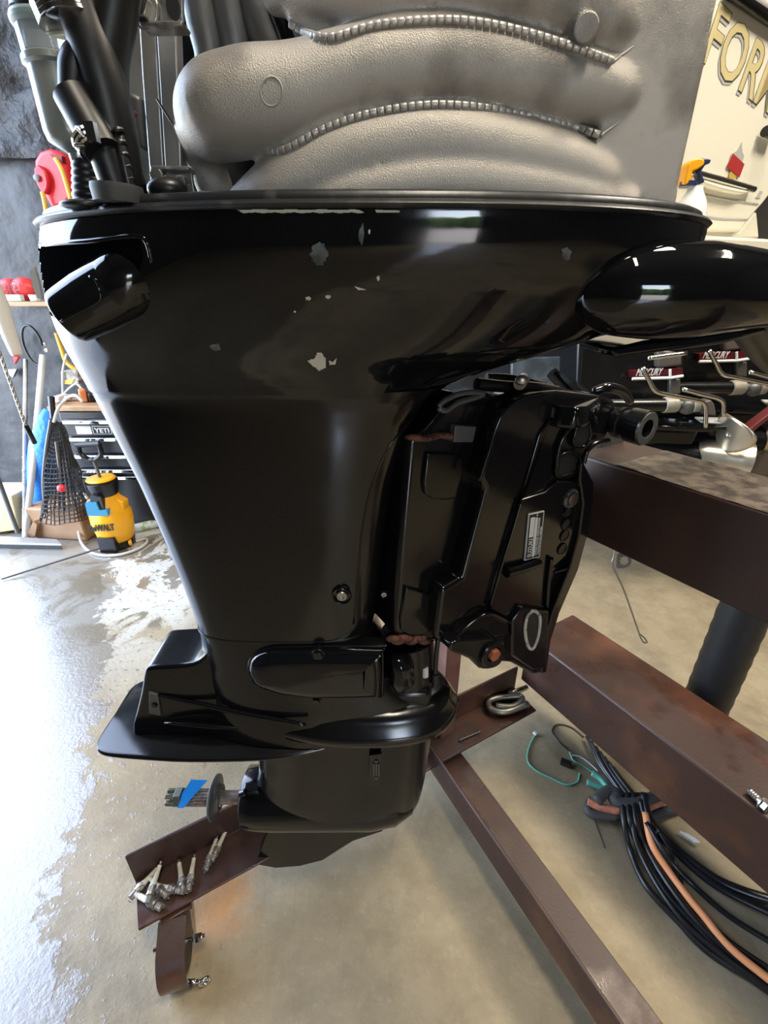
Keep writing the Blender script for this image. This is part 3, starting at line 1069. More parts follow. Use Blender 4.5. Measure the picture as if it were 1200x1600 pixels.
bm = NB()
dc = on_casting([(424 + 17 * math.cos(a), 143 + 23 * math.sin(a)) for a in [2 * math.pi * q / 16 for q in range(17)]])
tube(bm, dc, .0008, 8, 1)
obj('casting_disc', bm, M_CAST, intake, smooth=180)
bm = NB()
tube(bm, on_casting([(957, 97), (972, 86), (990, 72)]), [0.0016, 0.0011, 0.0004], 8, 1)
tube(bm, on_casting([(938, 212), (955, 200), (976, 184)]), [0.0016, 0.0011, 0.0004], 8, 1)
obj('casting_crease', bm, M_SEAM, intake, smooth=180)['kind'] = 'stuff'

# engine block and dark castings behind
bm = NB()
prism(bm, [W(a, b, 0.60) for a, b in ((262, -150), (560, -150), (560, 330), (262, 330))], (0, 0.12, 0))
block = obj('engine_block', bm, M_BLKBOLT, motor, bevel=0.006)
for i, pts in enumerate([[(305, -40), (322, 40), (330, 90), (322, 130)], [(345, -60), (362, 30), (372, 95), (368, 150)], [(385, -60), (405, 30), (425, 80), (440, 110)], [(425, -60), (440, 20), (452, 60), (462, 110)]]):
    bm = NB()
    tube(bm, [W(a, b, 0.565) for a, b in pts], [0.016, 0.017, 0.015, 0.012], 16, 6)
    obj('block_rib', bm, M_CASTD if i < 3 else M_BLKBOLT, motor, smooth=180)
for (a, b) in ((283, 238), (272, 48)):
    bm = NB()
    cyl(bm, W(a, b, 0.59), W(a + 4, b + 4, 0.63), 0.016, 0.02, 20)
    obj('orange_plug', bm, mat('orange_rubber', (0.45, 0.07, 0.03), 0.5), motor, label='orange-red rubber plug', bevel=0.003)
# aluminium upright rails of the electronics bracket
px_prism('bracket_rail', [(210, -80), (236, -80), (258, 300), (236, 300), (222, 120)], 0.532, 0.02, M_ALU, 0.0015)
px_prism('bracket_rail', [(236, -80), (270, -80), (285, 300), (260, 300)], 0.525, 0.015, M_ALU, 0.0015)
px_prism('bracket_backplate', [(178, -60), (212, -60), (230, 120), (240, 300), (205, 300), (178, 160)], 0.56, 0.008, M_ALU, 0.001)
px_prism('relay_box', [(198, 140), (220, 150), (226, 235), (206, 222), (196, 190)], 0.55, 0.02, M_CASTD, 0.004)
px_prism('dark_strut', [(270, -80), (300, -80), (308, 120), (300, 300), (287, 300), (278, 100)], 0.575, 0.01, M_BLKBOLT, 0.002)
bk = px_prism('upper_bracket', [(214, -30), (285, -30), (286, 33), (242, 33), (216, 33)], 0.505, 0.004, M_ZINC, 0.001)
px_prism('bracket_lip', [(216, 32), (286, 32), (284, 39), (218, 40)], 0.497, 0.018, M_ZINC, 0.0012)
bm = NB()
P = W(222, 12, 0.503)
hexa(bm, P - Vector((0, .010, 0)), P + Vector((0, .002, 0)), 0.010)
cyl(bm, P - Vector((0, .002, 0)), P + Vector((0, .001, 0)), 0.0135, 0.0135, 24)
obj('bracket_bolt', bm, M_BOLT, bk, bevel=0.001)
bm = NB()
P = W(270, 10, 0.5035)
prism(bm, poly_disc(P, Vector((1, 0, 0)), Vector((0, 0, 1)), 0.0055, 18, 0.008), (0, 0.002, 0))
obj('bolt_hole', bm, M_TXTB, bk, smooth=0)
bk = px_prism('lower_bracket', [(234, 262), (298, 262), (304, 300), (300, 318), (236, 318)], 0.505, 0.004, M_ZINC, 0.001)
px_prism('bracket_lip', [(234, 258), (294, 259), (296, 266), (236, 266)], 0.495, 0.018, M_ZINC, 0.0012)
bm = NB()
P = W(250, 276, 0.503)
hexa(bm, P - Vector((0, .008, 0)), P + Vector((0, .002, 0)), 0.0065)
obj('bracket_bolt', bm, M_BOLT, bk, bevel=0.001)
bm = NB()
P = W(287, 287, 0.503)
hexa(bm, P - Vector((0, .006, 0)), P + Vector((0, .002, 0)), 0.005)
obj('bracket_bolt', bm, M_CASTD, bk, bevel=0.001)
bm = NB()
ell(bm, W(262, 297, 0.495), (0.018, 0.014, 0.010), 18, 10)
obj('rubber_grommet', bm, M_CABLE, motor, smooth=180)
bm = NB()
tube(bm, [W(245, 155, .5245), W(262, 182, .523), W(274, 200, .5235)], 0.0011, 6, 5)
obj('thin_wire', bm, M_CABLE, motor)
bm = NB()
tube(bm, [W(190, 190, .535), W(197, 176, .53), (W(212, 178, .54))], 0.0022, 8, 5)
obj('red_wire', bm, M_STRAP, motor)
# fuel filter canister, bottle shaped
bm = NB()
A, B = W(84, 92, 0.50), W(122, 238, 0.50)
d = (B - A)
lathe(bm, A, d, [(0, 0.021), (0.002, 0.0235), (0.006, 0.0235), (0.008, 0.021), (d.length * .78, 0.0222), (d.length * .9, 0.0205), (d.length * .98, 0.013), (d.length * 1.03, 0.008), (d.length * 1.2, 0.0075)], 36)
fil = obj('filter_canister', bm, M_MIST, motor, smooth=50, label='frosted silver fuel filter canister')
bm = NB()
cyl(bm, W(66, 0, .5), A, 0.0195, 0.0205, 32)
cyl(bm, W(72, 50, .5), W(84, 93, .5), 0.0215, 0.0215, 32)
obj('filter_bowl', bm, M_CLEAR, fil, smooth=40, label='clear ribbed neck of the canister')
bm = NB()
cyl(bm, W(70, 30, .5), W(75, 52, .5), 0.025, 0.0245, 32)
obj('filter_cap', bm, M_TEALG, fil, bevel=0.003)
bm = NB()
cyl(bm, W(58, -70, .5), W(69, 30, .5), 0.022, 0.022, 32)
obj('filter_hose', bm, M_CABLE, motor)
bm = NB()
A, B = W(137, 262, .50), W(145, 318, .50)
for i in range(6):
    t = i / 5
    ell(bm, A.lerp(B, t), (0.013 + .004 * t, 0.013 + .004 * t, 0.0075), 20, 8)
obj('rubber_bellows', bm, M_CABLE, fil, smooth=180)
# hoses
for pts, r in (([(112, -30, .47), (128, 20, .468), (150, 90, .466), (172, 170, .468), (198, 300, .475)], [0.0165, 0.0165, 0.0172, 0.0172, 0.0165]),
               ([(190, -60, .475), (180, 20, .474), (168, 90, .474), (170, 150, .476)], [0.0155, 0.0155, 0.0155, 0.015])):
    bm = NB()
    tube(bm, [W(a, b, y) for a, b, y in pts], r, 20, 8)
    obj('coolant_hose', bm, M_DARK, motor, smooth=180)
bm = NB()
tube(bm, [W(116, 150, .462), W(118, 108, .462), W(126, 90, .463), W(137, 104, .464), W(140, 140, .465), W(150, 185, .462), W(165, 235, .458), W(190, 312, .46)], [0.0105, 0.0115, 0.011, 0.0115, 0.012, 0.0135, 0.0135, 0.013], 20, 6)
obj('loop_hose', bm, M_DARK, motor, smooth=180)
bm = NB()
cyl(bm, W(112, 148, .455), W(160, 235, .448), 0.0135, 0.0135, 20)
obj('hose_sleeve', bm, M_DARK, motor, smooth=40)
bm = NB()
A, B = W(96, 8, .462), W(106, 33, .462)
for i in range(4):
    c = A.lerp(B, i / 3)
    lathe(bm, c, B - A, [(-.0022, .019), (-.0012, .0205), (.0012, .0205), (.0022, .019)], 24)
obj('hose_clamp', bm, M_CHROME, motor, smooth=40)
bm = NB()
c = W(137, 218, .440)
d = (W(160, 235, .448) - W(112, 148, .455)).normalized()
for i in (-1, 0, 1):
    lathe(bm, c + d * i * 0.004 + Vector((0, 0.008, 0)), d, [(-.0014, .0138), (0, .0148), (.0014, .0138)], 24)
box(bm, W(144, 207, .430), (0.007, 0.006, 0.012))
cyl(bm, W(114, 226, .43), W(130, 226, .435), 0.0014)
cyl(bm, W(118, 198, .43), W(131, 212, .435), 0.001)
obj('spring_clamp', bm, M_CHROME, motor, smooth=40)
bm = NB()
tube(bm, [W(183, 195, .46), W(190, 235, .455), W(205, 300, .455), W(214, 318, .46)], 0.0042, 10, 6)
for i in range(6):
    t = i / 5
    lathe(bm, W(185 + 20 * t, 205 + 95 * t, .4555), (0.2, 0, -1), [(-.0015, .0045), (0, .0052), (.0015, .0045)], 12)
obj('ribbed_conduit', bm, M_CABLE, motor)
bm = NB()
A = W(189, 306, .44)
lathe(bm, W(187, 318, .44), (0.05, -0.0, 1), [(0, .0185), (.009, .0195), (.012, .019), (.0125, .0)], 32)
obj('round_cap', bm, mat('grey_rubber_cap', (0.03, 0.03, 0.032), 0.6), motor, smooth=40)
bm = NB()
ell(bm, W(128, 320, .45), (0.018, 0.012, 0.004), 20, 8)
obj('rim_grommet', bm, M_CABLE, motor, smooth=180)

# ------------------------------------------------------------------ clamp and swivel bracket (part of the motor, turned with the stand)
YAW = math.radians(31)
Fv = Vector((math.cos(YAW), math.sin(YAW), 0))      # towards the bow of the stand
Nv = Vector((math.sin(YAW), -math.cos(YAW), 0))     # towards the camera, along the beams to the right
Zv = Vector((0, 0, 1))
MP = Vector((0.352, 0.70, 0))                        # where the mount face meets the beam


def bp(px, py, n=0.0):
    return Wp(px, py, MP + Nv * n, Nv)


K6 = lambda pts: [(580 + a / 2.727, 560 + b / 2.727) for a, b in pts]


def b_prism(name, pts, n, depth, material, parent, bevel=0.003, label=None, seg=3, smooth=45):
    bm = prism(NB(), [bp(a, b, n) for a, b in pts], -Nv * depth)
    return obj(name, bm, material, parent, bevel=bevel, label=label, seg=seg, smooth=smooth)


swivel = b_prism('swivel_bracket', K6([(165, 345), (232, 300), (300, 222), (352, 150), (520, 145), (560, 420), (520, 640), (420, 940), (320, 985), (290, 1215), (100, 1185), (118, 900)]), -0.03, 0.09, M_BRK, motor, 0.008, seg=4)
b_prism('swivel_pad', K6(rounded([(240, 402), (392, 420), (372, 560), (345, 602), (232, 580)], 3)), -0.024, 0.012, M_BRK, swivel, 0.003)
b_prism('swivel_pad', K6(rounded([(150, 975), (262, 1020), (250, 1165), (130, 1160)], 3)), -0.024, 0.012, M_BRK, swivel, 0.003)
b_prism('anode_block', K6([(360, 285), (449, 291), (434, 358), (352, 358)]), -0.020, 0.012, M_CASTD, swivel, 0.001, label='dull grey square anode')
bm = NB()
for i in range(7):
    t = i / 6
    P = bp(*K6([(180 + 150 * t, 335 + 8 * math.sin(i))])[0], -0.028)
    ell(bm, P, (0.012, 0.005, 0.004), 8, 5)
obj('rust_streak', bm, M_RUST, swivel, label='rusty streak along the housing top', smooth=180)
bm = NB()
for i in range(8):
    t = i / 7
    ell(bm, bp(*K6([(95 + 130 * t, 1195 + 10 * math.sin(i * 2))])[0], -0.03), (0.012, 0.006, 0.006), 8, 5)
obj('rust_collar', bm, M_RUST, swivel, label='rusty flaking collar at the housing foot', smooth=180)
bm = NB()
cyl(bm, bp(636, 990, -0.07), bp(640, 1060, -0.07), 0.045, 0.045, 28)
obj('drive_shaft_tube', bm, M_BLKBOLT, motor)
bm = NB()
box(bm, (0.03, YM, H - 0.62), (0.10, 0.10, 0.06))
obj('lower_mount', bm, M_BLK, motor, bevel=0.01)
# dark recess behind the leg and worn latch ring
bm = NB()
tube(bm, [bp(a, b, -0.02) for a, b in K6([(285, 205), (320, 175), (380, 150), (440, 145), (480, 152), (430, 172), (370, 190), (320, 222), (285, 212)])], 0.0035, 10, 5)
obj('latch_ring', bm, M_CASTD, swivel, smooth=180)
# flared bonnet linking the leg with the bracket
plate = b_prism('clamp_bracket', K6([(520, 300), (545, 225), (600, 175), (690, 148), (800, 138), (990, 160), (1040, 178), (1052, 230), (1000, 350), (935, 372), (905, 440), (908, 490), (950, 535), (942, 620), (920, 760), (880, 900), (800, 1085), (762, 1200), (746, 1340), (690, 1350), (600, 1300), (420, 1285), (345, 1250), (272, 1190), (300, 985), (388, 935), (487, 555), (466, 518), (472, 470), (502, 400)]), 0.0, 0.05, M_BRK, motor, 0.007, seg=4)
b_prism('cover_panel', K6([(715, 330), (760, 262), (850, 228), (905, 226), (840, 290), (790, 400), (740, 560), (640, 600), (560, 880), (520, 1050), (500, 1062), (520, 960), (640, 590)]), 0.004, 0.02, M_BRK, plate, 0.003)
b_prism('cover_panel', K6([(640, 602), (745, 570), (800, 520), (890, 520), (905, 620), (880, 800), (770, 900), (750, 1000), (735, 1075), (590, 1118), (500, 1070)]), 0.006, 0.02, M_BRK, plate, 0.004)
b_prism('mount_flange', K6([(906, 440), (950, 530), (945, 620), (922, 760), (884, 900), (804, 1085), (768, 1200), (748, 1338), (725, 1345), (740, 1200), (775, 1075), (845, 900), (885, 760), (905, 620), (890, 520), (895, 450)]), 0.014, 0.03, M_BRK, plate, 0.003)
# top deck catching the light
bm = NB()
top = [(690, 150), (800, 128), (920, 140), (990, 158), (930, 205), (880, 212), (800, 206), (720, 180)]
tz = H - 0.135
prism(bm, [Wz(*K6([q])[0], tz) for q in top], (0, 0, -0.03))
obj('bracket_top', bm, M_PAN, plate, bevel=0.006, seg=4)
# rounded edge beads, and black insets painted as the shade inside recesses
for pts, r, n in (([(790, 470), (800, 380), (840, 300), (900, 250), (940, 245), (960, 270)], 0.0035, 0.008), ([(905, 445), (920, 395), (960, 360), (1010, 350)], 0.004, 0.012),
                  ([(460, 520), (500, 400), (530, 300), (570, 220), (640, 170), (720, 150)], 0.003, 0.003), ([(768, 850), (755, 960), (748, 1060)], 0.0035, 0.010),
                  ([(640, 605), (600, 740), (550, 900), (505, 1060)], 0.0025, 0.006), ([(880, 520), (905, 640), (890, 780), (850, 880), (780, 910)], 0.003, 0.008)):
    bm = NB()
    tube(bm, [bp(a, b, n) for a, b in K6(pts)], r, 10, 6)
    obj('edge_bead', bm, M_BRK, plate, smooth=180)
for pts in ([(860, 350), (880, 285), (925, 268), (935, 330), (905, 375), (870, 372)], [(785, 470), (800, 420), (850, 400), (890, 440), (870, 480), (800, 505)]):
    bm = prism(NB(), [bp(a, b, 0.0045) for a, b in K6(rounded(pts, 4))], -Nv * 0.004)
    obj('pocket_shade', bm, M_TXTB, plate, smooth=0)
    bm = NB()
    P = [bp(a, b, 0.005) for a, b in K6(rounded(pts, 4))]
    tube(bm, P + [P[0], P[1]], 0.0022, 8, 1)
    obj('pocket_rim', bm, M_BRK, plate, smooth=180)
for (a, b) in ((838, 655), (831, 705), (826, 755), (815, 812)):
    c = bp(*K6([(a, b)])[0], 0.0075)
    bm = prism(NB(), poly_disc(c, Fv, Zv, 0.0085, 22), -Nv * 0.003)
    obj('tilt_pin_hole', bm, M_TXTB, plate, smooth=0)
    bm = NB()
    lathe(bm, c, Nv, [(-.001, .0085), (.0012, .0092), (.0012, .0102), (-.001, .0112)], 24, cap=False)
    obj('hole_rim', bm, M_BRK, plate)
c = bp(*K6([(850, 595)])[0], 0.006)
bm = NB()
r = random.Random(4)
ringp = [[c + Nv * h + (Fv * math.cos(a) + Zv * math.sin(a)) * (rr + (r.random() * 0.003 if k == 2 else 0)) for a in [2 * math.pi * q / 26 for q in range(26)]] for k, (h, rr) in enumerate([(-.002, .010), (.003, .0115), (.0028, .0145), (-.002, .0165)])]
loft(bm, ringp, cap=False)
obj('worn_washer', bm, mat('worn_grey_metal', (.22, .21, .19), .5, .4, var=((.03, .03, .03), 150, .4, .6)), plate, label='grey worn ring round the upper bolt')
bm = NB()
lathe(bm, c, Nv, [(-.002, .011), (.006, .011), (.0075, .009), (.0078, 0)], 24)
obj('mount_bolt', bm, mat('brown_bolt', (.13, .08, .06), .45, .5), plate)
# lower arm with rusty bolt
arm = b_prism('lower_arm', K6(rounded([(338, 1222), (365, 1205), (440, 1200), (520, 1196), (560, 1225), (560, 1290), (520, 1322), (462, 1322), (430, 1284), (345, 1252)], 3)), 0.024, 0.04, M_BRK, plate, 0.004)
b_prism('arm_web', K6([(350, 1200), (420, 1135), (500, 1090), (588, 1128), (592, 1180), (500, 1190)]), 0.010, 0.03, M_BRK, plate, 0.003)
bm = NB()
tube(bm, [bp(a, b, .011) for a, b in K6([(345, 1206), (420, 1135), (500, 1088), (590, 1126)])], .003, 10, 4)
obj('edge_bead', bm, M_BRK, plate, smooth=180)
c = bp(*K6([(515, 1255)])[0], 0.026)
bm = NB()
lathe(bm, c, Nv, [(-.03, .024), (.002, .024), (.004, .022), (.004, .014), (0, .013)], 32)
obj('arm_boss', bm, M_BRK, arm, smooth=40)
bm = NB()
hexa(bm, c + Nv * 0.001, c + Nv * 0.009, 0.011)
obj('rusty_bolt', bm, mat('orange_rust_bolt', (.30, .085, .04), .6, .2, bump=(200, .5, .001)), arm, bevel=0.001, label='orange rusted bolt head')
c = bp(*K6([(403, 1238)])[0], 0.0235)
bm = prism(NB(), poly_disc(c, Fv, Zv, 0.006, 18, 0.008), -Nv * 0.003)
obj('arm_hole', bm, M_TXTB, arm, smooth=0)
# worn slot at the bottom of the flange
bm = NB()
S = [bp(a, b, 0.017) for a, b in K6(rounded([(662, 1100), (690, 1075), (718, 1100), (712, 1180), (690, 1235), (668, 1225), (655, 1160)], 4))]
tube(bm, S + [S[0], S[1]], 0.003, 8, 1)
obj('slot_rim', bm, mat('cream_worn_paint', (.45, .43, .37), .55, var=((.05, .05, .05), 70, .5, .62)), plate, smooth=180, label='slot rim worn to bare metal')
bm = prism(NB(), [p for p in S[:-1]], -Nv * 0.002)
obj('mount_slot', bm, M_TXTB, plate, smooth=0)
px = K6([(645, 1060), (760, 1075), (748, 1320), (690, 1330), (600, 1270), (600, 1120)])
b_prism('flange_foot', px, 0.015, 0.02, M_BRK, plate, 0.004)
# lever stub
bm = NB()
tube(bm, [bp(a, b, 0.012) for a, b in K6([(575, 912), (640, 895), (716, 870)])], [0.0085, 0.008, 0.0065], 14, 4)
obj('lever_stub', bm, M_BRK, plate, smooth=60)
# maker's plate
lab = K6([(672, 664), (738, 650), (718, 846), (653, 862)])
LP = [bp(a, b, 0.0085) for a, b in lab]
bm = prism(NB(), LP, -Nv * 0.002)
mk = obj('maker_plate', bm, M_PAPER, plate, smooth=0, label='black and silver rating plate')
U = (LP[0] - LP[3])
V = (LP[1] - LP[0])
lp = lambda u, v, n=0.0004: LP[3] + U * u + (LP[2] - LP[3]).lerp(V, u) * v + Nv * n
quad = lambda u0, u1, v0, v1, n=0.0004: [lp(u0, v0, n), lp(u1, v0, n), lp(u1, v1, n), lp(u0, v1, n)]
bm = NB()
prism(bm, quad(.02, .98, .05, .95), -Nv * 0.0003)
obj('plate_ground', bm, M_TXTB, mk, smooth=0)
for q in ((.50, .92, .12, .40), (.06, .90, .43, .60)):
    obj('blank_field', prism(NB(), quad(*q, 0.0008), -Nv * 0.0003), M_PAPER, mk, smooth=0)
text('brand_lettering', 'SUZUKI', 0.0125, M_TXTW, mk, lp(.06, .38, .0008), U, -V, .0002, width=U.length * .40)
for k, (line, v) in enumerate((('SUZUKI MOTOR CORPORATION', .74), ('HAMAMATSU JAPAN', .90))):
    text('small_print', line, 0.0062, M_TXTW, mk, lp(.08, v, .0008), U, -V, .0002, width=U.length * (.80 if k == 0 else .6))
for u in (.035, .955):
    bm = NB()
    ell(bm, lp(u, .5, .0008), (.0022, .0022, .0022), 10, 6)
    obj('rivet', bm, M_STEEL, mk)
# tilt tube nut at the top
A = bp(*K6([(1000, 262)])[0], -0.01)
A = bp(953, 656, -0.01)
bm = NB()
lathe(bm, A, Nv, [(-.08, .020), (0.012, .020), (.014, .024), (.024, .0245), (.026, .021), (.034, .020), (.036, .026), (.060, .0265), (.062, .0245), (.062, .013), (.045, .012)], 36, cap=False)
nut = obj('tilt_tube_nut', bm, M_BLKBOLT, plate, smooth=35)
bm = NB()
lathe(bm, A, Nv, [(.0622, .0245), (.0628, .024), (.0628, .0145), (.0618, .0132)], 36, cap=False)
obj('nut_face', bm, M_CASTD, nut, smooth=35)
bm = NB()
tube(bm, [bp(925, 612, -.03), bp(950, 606, -.02), bp(972, 612, -.02), bp(985, 628, -.02)], [.006, .008, .008, .006], 14, 5)
obj('bracket_lug', bm, M_BRK, plate, smooth=180)
bm = prism(NB(), [bp(a, b, -0.05) for a, b in ((938, 668), (978, 660), (982, 676), (975, 690), (955, 702), (940, 700))], -Nv * 0.01)
obj('nut_shield', bm, M_CASTD, plate, bevel=.002)
# small fittings in the gap under the pan
bm = NB()
cyl(bm, W(818, 592, .62), W(812, 600, .60), 0.008, 0.008, 16)
ell(bm, W(815, 594, .60), (.009, .006, .007), 14, 8)
obj('gap_bolt', bm, M_BOLT, motor)
bm = NB()
tube(bm, [W(745, 600, .60), W(790, 604, .62), W(835, 606, .64), W(870, 612, .66)], .008, 12, 5)
tube(bm, [W(760, 590, .63), W(800, 592, .64), W(850, 603, .66)], .006, 12, 5)
obj('steering_link', bm, M_BLKBOLT, motor)

# ------------------------------------------------------------------ the engine stand
stand = thing('engine_stand', 'heavy brown painted steel and timber engine stand carrying the outboard motor', 'engine stand', (0.35, 0.9, 0.0))
Bv = Nv                               # beams run towards the camera to the right


def beam(name, start, end_s, far_s, width, height, material, parent, bevel=0.004, seg=2):
    """start: top edge point on the face turned to the motor; box from -far_s to end_s along Bv, width along Fv, height down"""
    a, b = start - Bv * far_s, start + Bv * end_s
    bm = NB()
    prism(bm, [a, a + Fv * width, a + Fv * width - Zv * height, a - Zv * height], b - a)
    return obj(name, bm, material, parent, bevel=bevel, seg=seg)


# upper transverse beam, a timber with a worn top edge
up0 = MP + Zv * (H - 0.243) + Fv * 0.004
beam('upper_beam', up0, 0.75, 0.30, 0.148, 0.141, M_BEAM, stand, 0.004)
# weathered upper skin of the beam
bm = NB()
nx, ny = 90, 10
G = []
for i in range(nx + 1):
    row = []
    for j in range(ny + 1):
        s, t = 0.02 + 0.72 * i / nx, 0.002 + 0.144 * j / ny
        h = 0.0008 + 0.0022 * max(0, noise.noise(Vector((s * 9, t * 60, 3)))) + 0.001 * noise.noise(Vector((s * 50, t * 120, 7)))
        row.append(bm.verts.new(up0 + Bv * s + Fv * t + Zv * h))
    G.append(row)
for i in range(nx):
    for j in range(ny):
        bm.faces.new((G[i][j], G[i + 1][j], G[i + 1][j + 1], G[i][j + 1]))
obj('weathered_top', bm, M_WORN, stand, smooth=30)
# lower cross beam
lo0 = Vector((0.608, 0.787, H - 0.926))
beam('lower_beam', lo0, 0.75, 0.34, 0.205, 0.174, M_STAND, stand, 0.006, 3)
# angle-iron rail under the motor along Fv, with a caster at its stern end
zt, zi = H - 1.05, H - 1.15
La = Wz(195, 1335, zt)
Lb = Wz(800, 1044, zt)
fl = (Lb - La)
fl.z = 0
fdir = fl.normalized()
pdir = Vector((fdir.y, -fdir.x, 0))
bm = NB()
T = 0.007
prof = [Zv * 0.0, Zv * (zi - zt), Zv * (zi - zt) + pdir * 0.10, Zv * (zi - zt + T) + pdir * 0.10, Zv * (zi - zt + T) + pdir * T, pdir * T]
prism(bm, [La + p for p in prof], fdir * (fl.length + 0.02))
obj('base_rail', bm, M_STAND, stand, bevel=0.002)
# rail along the beams on the near side, running out of the picture
zr = H - 1.11
Ra, Rb = Wz(671, 1166, zr), Wz(969, 1600, zr)
rd = (Rb - Ra).normalized()
rp = Vector((-rd.y, rd.x, 0))
bm = NB()
prof = [Zv * 0, Zv * -0.085, Zv * -0.085 + rp * 0.105, Zv * (-0.085 + T) + rp * 0.105, Zv * (-0.085 + T) + rp * T, rp * T]
prism(bm, [Ra + p for p in prof], rd * ((Rb - Ra).length + 0.5))
obj('side_rail', bm, M_STAND, stand, bevel=0.002)
# upright at the corner, tie to the upper beam
PU = Wz(690, 1150, H - 1.15)
bm = NB()
box(bm, (PU.x + 0.004, PU.y + 0.02, H - 0.74), (0.05, 0.05, 0.84), Matrix.Rotation(YAW, 3, 'Z'))
obj('corner_post', bm, mat('bare_brown_primer', (0.17, 0.075, 0.055), 0.55, var=((.08, .035, .027), 10, .4, .65)), stand, bevel=0.003)
bm = NB()
A = Vector((PU.x, PU.y + 0.02, H - 0.35))
Bq = up0 - Bv * 0.22 + Fv * 0.05 - Zv * 0.10
tube(bm, [A, Bq], 0.03, 4, 1)
obj('tie_bar', bm, M_STAND, stand)
# strut from lower beam to upper beam, hidden behind the clamp bracket
bm = NB()
A = up0 - Bv * 0.27 + Fv * 0.07 - Zv * 0.12
Bq = lo0 - Bv * 0.33 + Fv * 0.04 - Zv * 0.02
tube(bm, [A, Bq], 0.04, 4, 1)
obj('strut', bm, M_STAND, stand)
bm = NB()
P = lo0 + Bv * 0.7 + Fv * 0.1
cyl(bm, (P.x, P.y, 0.0), (P.x, P.y, lo0.z - 0.16), 0.035, None, 16)
obj('foot', bm, M_STAND, stand)
# caster beneath the stern end of the rail
CP = Wz(272, 1404, zi) - Zv * 0.004
cz = 0.0
bm = NB()
box(bm, CP - Zv * 0.006, (0.06, 0.06, 0.008), Matrix.Rotation(math.atan2(fdir.y, fdir.x), 3, 'Z'))
cast = obj('caster_plate', bm, M_STAND, stand, bevel=0.002)
ax = (fdir * 0.9 + pdir * 0.25).normalized()       # axle direction
ay = Vector((-ax.y, ax.x, 0))
ay = ay if ay.y < 0 else -ay
wc = Vector((CP.x, CP.y, 0.062)) + ay * 0.040
bm = NB()
lathe(bm, wc - ax * 0.017, ax, [(0, 0.03), (0, 0.050), (0.005, 0.057), (0.029, 0.057), (0.034, 0.050), (0.034, 0.03)], 40)
obj('wheel', bm, M_DARK, cast, smooth=40)
# curved fender-like strap over the wheel
bm = NB()
half = 0.027
rings = []
for i in range(13):
    a = math.radians(62 - i * 9.5)
    r = 0.070
    p = wc + ay * (math.cos(a) * r) + Zv * (math.sin(a) * r)
    n = (ay * math.cos(a) + Zv * math.sin(a))
    if i == 0:
        p = Vector((CP.x, CP.y, CP.z - 0.008)) + ay * 0.03
    rings.append([p - ax * half, p + ax * half, p + ax * half + n * 0.0035, p - ax * half + n * 0.0035])
loft(bm, rings)
obj('wheel_strap', bm, M_STAND, cast, smooth=50)
bm = NB()
for s in (-1, 1):
    a = CP - Zv * 0.01 + ax * s * 0.030
    b = wc + ax * s * 0.030
    prism(bm, [a - ay * 0.016, a + ay * 0.016, b + ay * 0.012, b - ay * 0.012], ax * 0.003)
obj('fork', bm, M_ZINC, cast, bevel=0.001)
bm = NB()
hexa(bm, wc - ax * 0.043, wc - ax * 0.030, 0.009)
hexa(bm, wc + ax * 0.033, wc + ax * 0.046, 0.009)
cyl(bm, wc - ax * 0.05, wc + ax * 0.052, 0.005)
obj('axle_bolt', bm, M_CHROME, cast)
bm = NB()
P = Wz(320, 1533, 0.02)
tube(bm, [P + (Fv * math.cos(a) + Zv * math.sin(a)) * 0.010 for a in [math.pi * 2 * q / 14 for q in range(15)]], 0.0035, 8, 1)
tube(bm, [P, P + ax * -0.03 + Zv * 0.02], 0.004, 8, 1)
obj('brake_pedal', bm, M_CHROME, cast, smooth=180)
# black tape-wrapped post behind
PX, PY = 0.895, 0.915
bm = NB()
rings = []
n = 60
for i in range(n + 1):
    z = 0.0 + 1.4 * i / n
    rr = 0.053 + 0.0018 * ((i * 0.5) % 1.0) * 2
    rings.append([Vector((PX + rr * math.cos(a), PY + rr * math.sin(a), z + 0.012 * math.cos(a + 0.6))) for a in [2 * math.pi * q / 36 for q in range(36)]])
loft(bm, rings)
post = obj('wrapped_post', bm, mat('wrapping_tape', (0.010, 0.011, 0.012), 0.5, bump=(20, .1, .002)), None, smooth=35)
tag(post, 'thick black tape-wrapped post standing behind the two brown beams', 'post')

# ------------------------------------------------------------------ things lying on the stand
zp = zi + T + 0.0005


def plug_mesh(parent, used=1.0):
    s = 1.0
    bm = NB()
    lathe(bm, (-0.054, 0, 0), (1, 0, 0), [(0, .0012), (0, .0030), (.003, .0034), (.006, .0026), (.008, .0032), (.0085, 0)], 14)
    obj('terminal', bm, M_PLUG, parent, local=True, smooth=40)
    bm = NB()
    lathe(bm, (-0.046, 0, 0), (1, 0, 0), [(0, .0034), (.001, .0048), (.006, .0048), (.007, .0042), (.009, .0049), (.011, .0049), (.012, .0043), (.014, .0051), (.040, .0058), (.043, .0072), (.046, .0072)], 16)
    obj('insulator', bm, M_PORC, parent, local=True, smooth=30)
    bm = NB()
    lathe(bm, (0.0, 0, 0), (1, 0, 0), [(-.001, .0078), (.0015, .0084), (.003, .0078)], 16)
    hexa(bm, (0.003, 0, 0), (0.0125, 0, 0), .0098)
    lathe(bm, (0.0125, 0, 0), (1, 0, 0), [(0, .0082), (.006, .0082), (.0065, .0095), (.0085, .0095), (.009, .0072)] + [(.009 + .0012 * k, .0066 + .0006 * (k % 2)) for k in range(14)] + [(.026, .006), (.026, .004)], 18)
    tube(bm, [(0.0385, .0055, 0), (0.0425, .0055, 0), (0.0435, .001, 0)], .0011, 6, 3)
    obj('shell', bm, M_PLUG, parent, local=True, smooth=35)


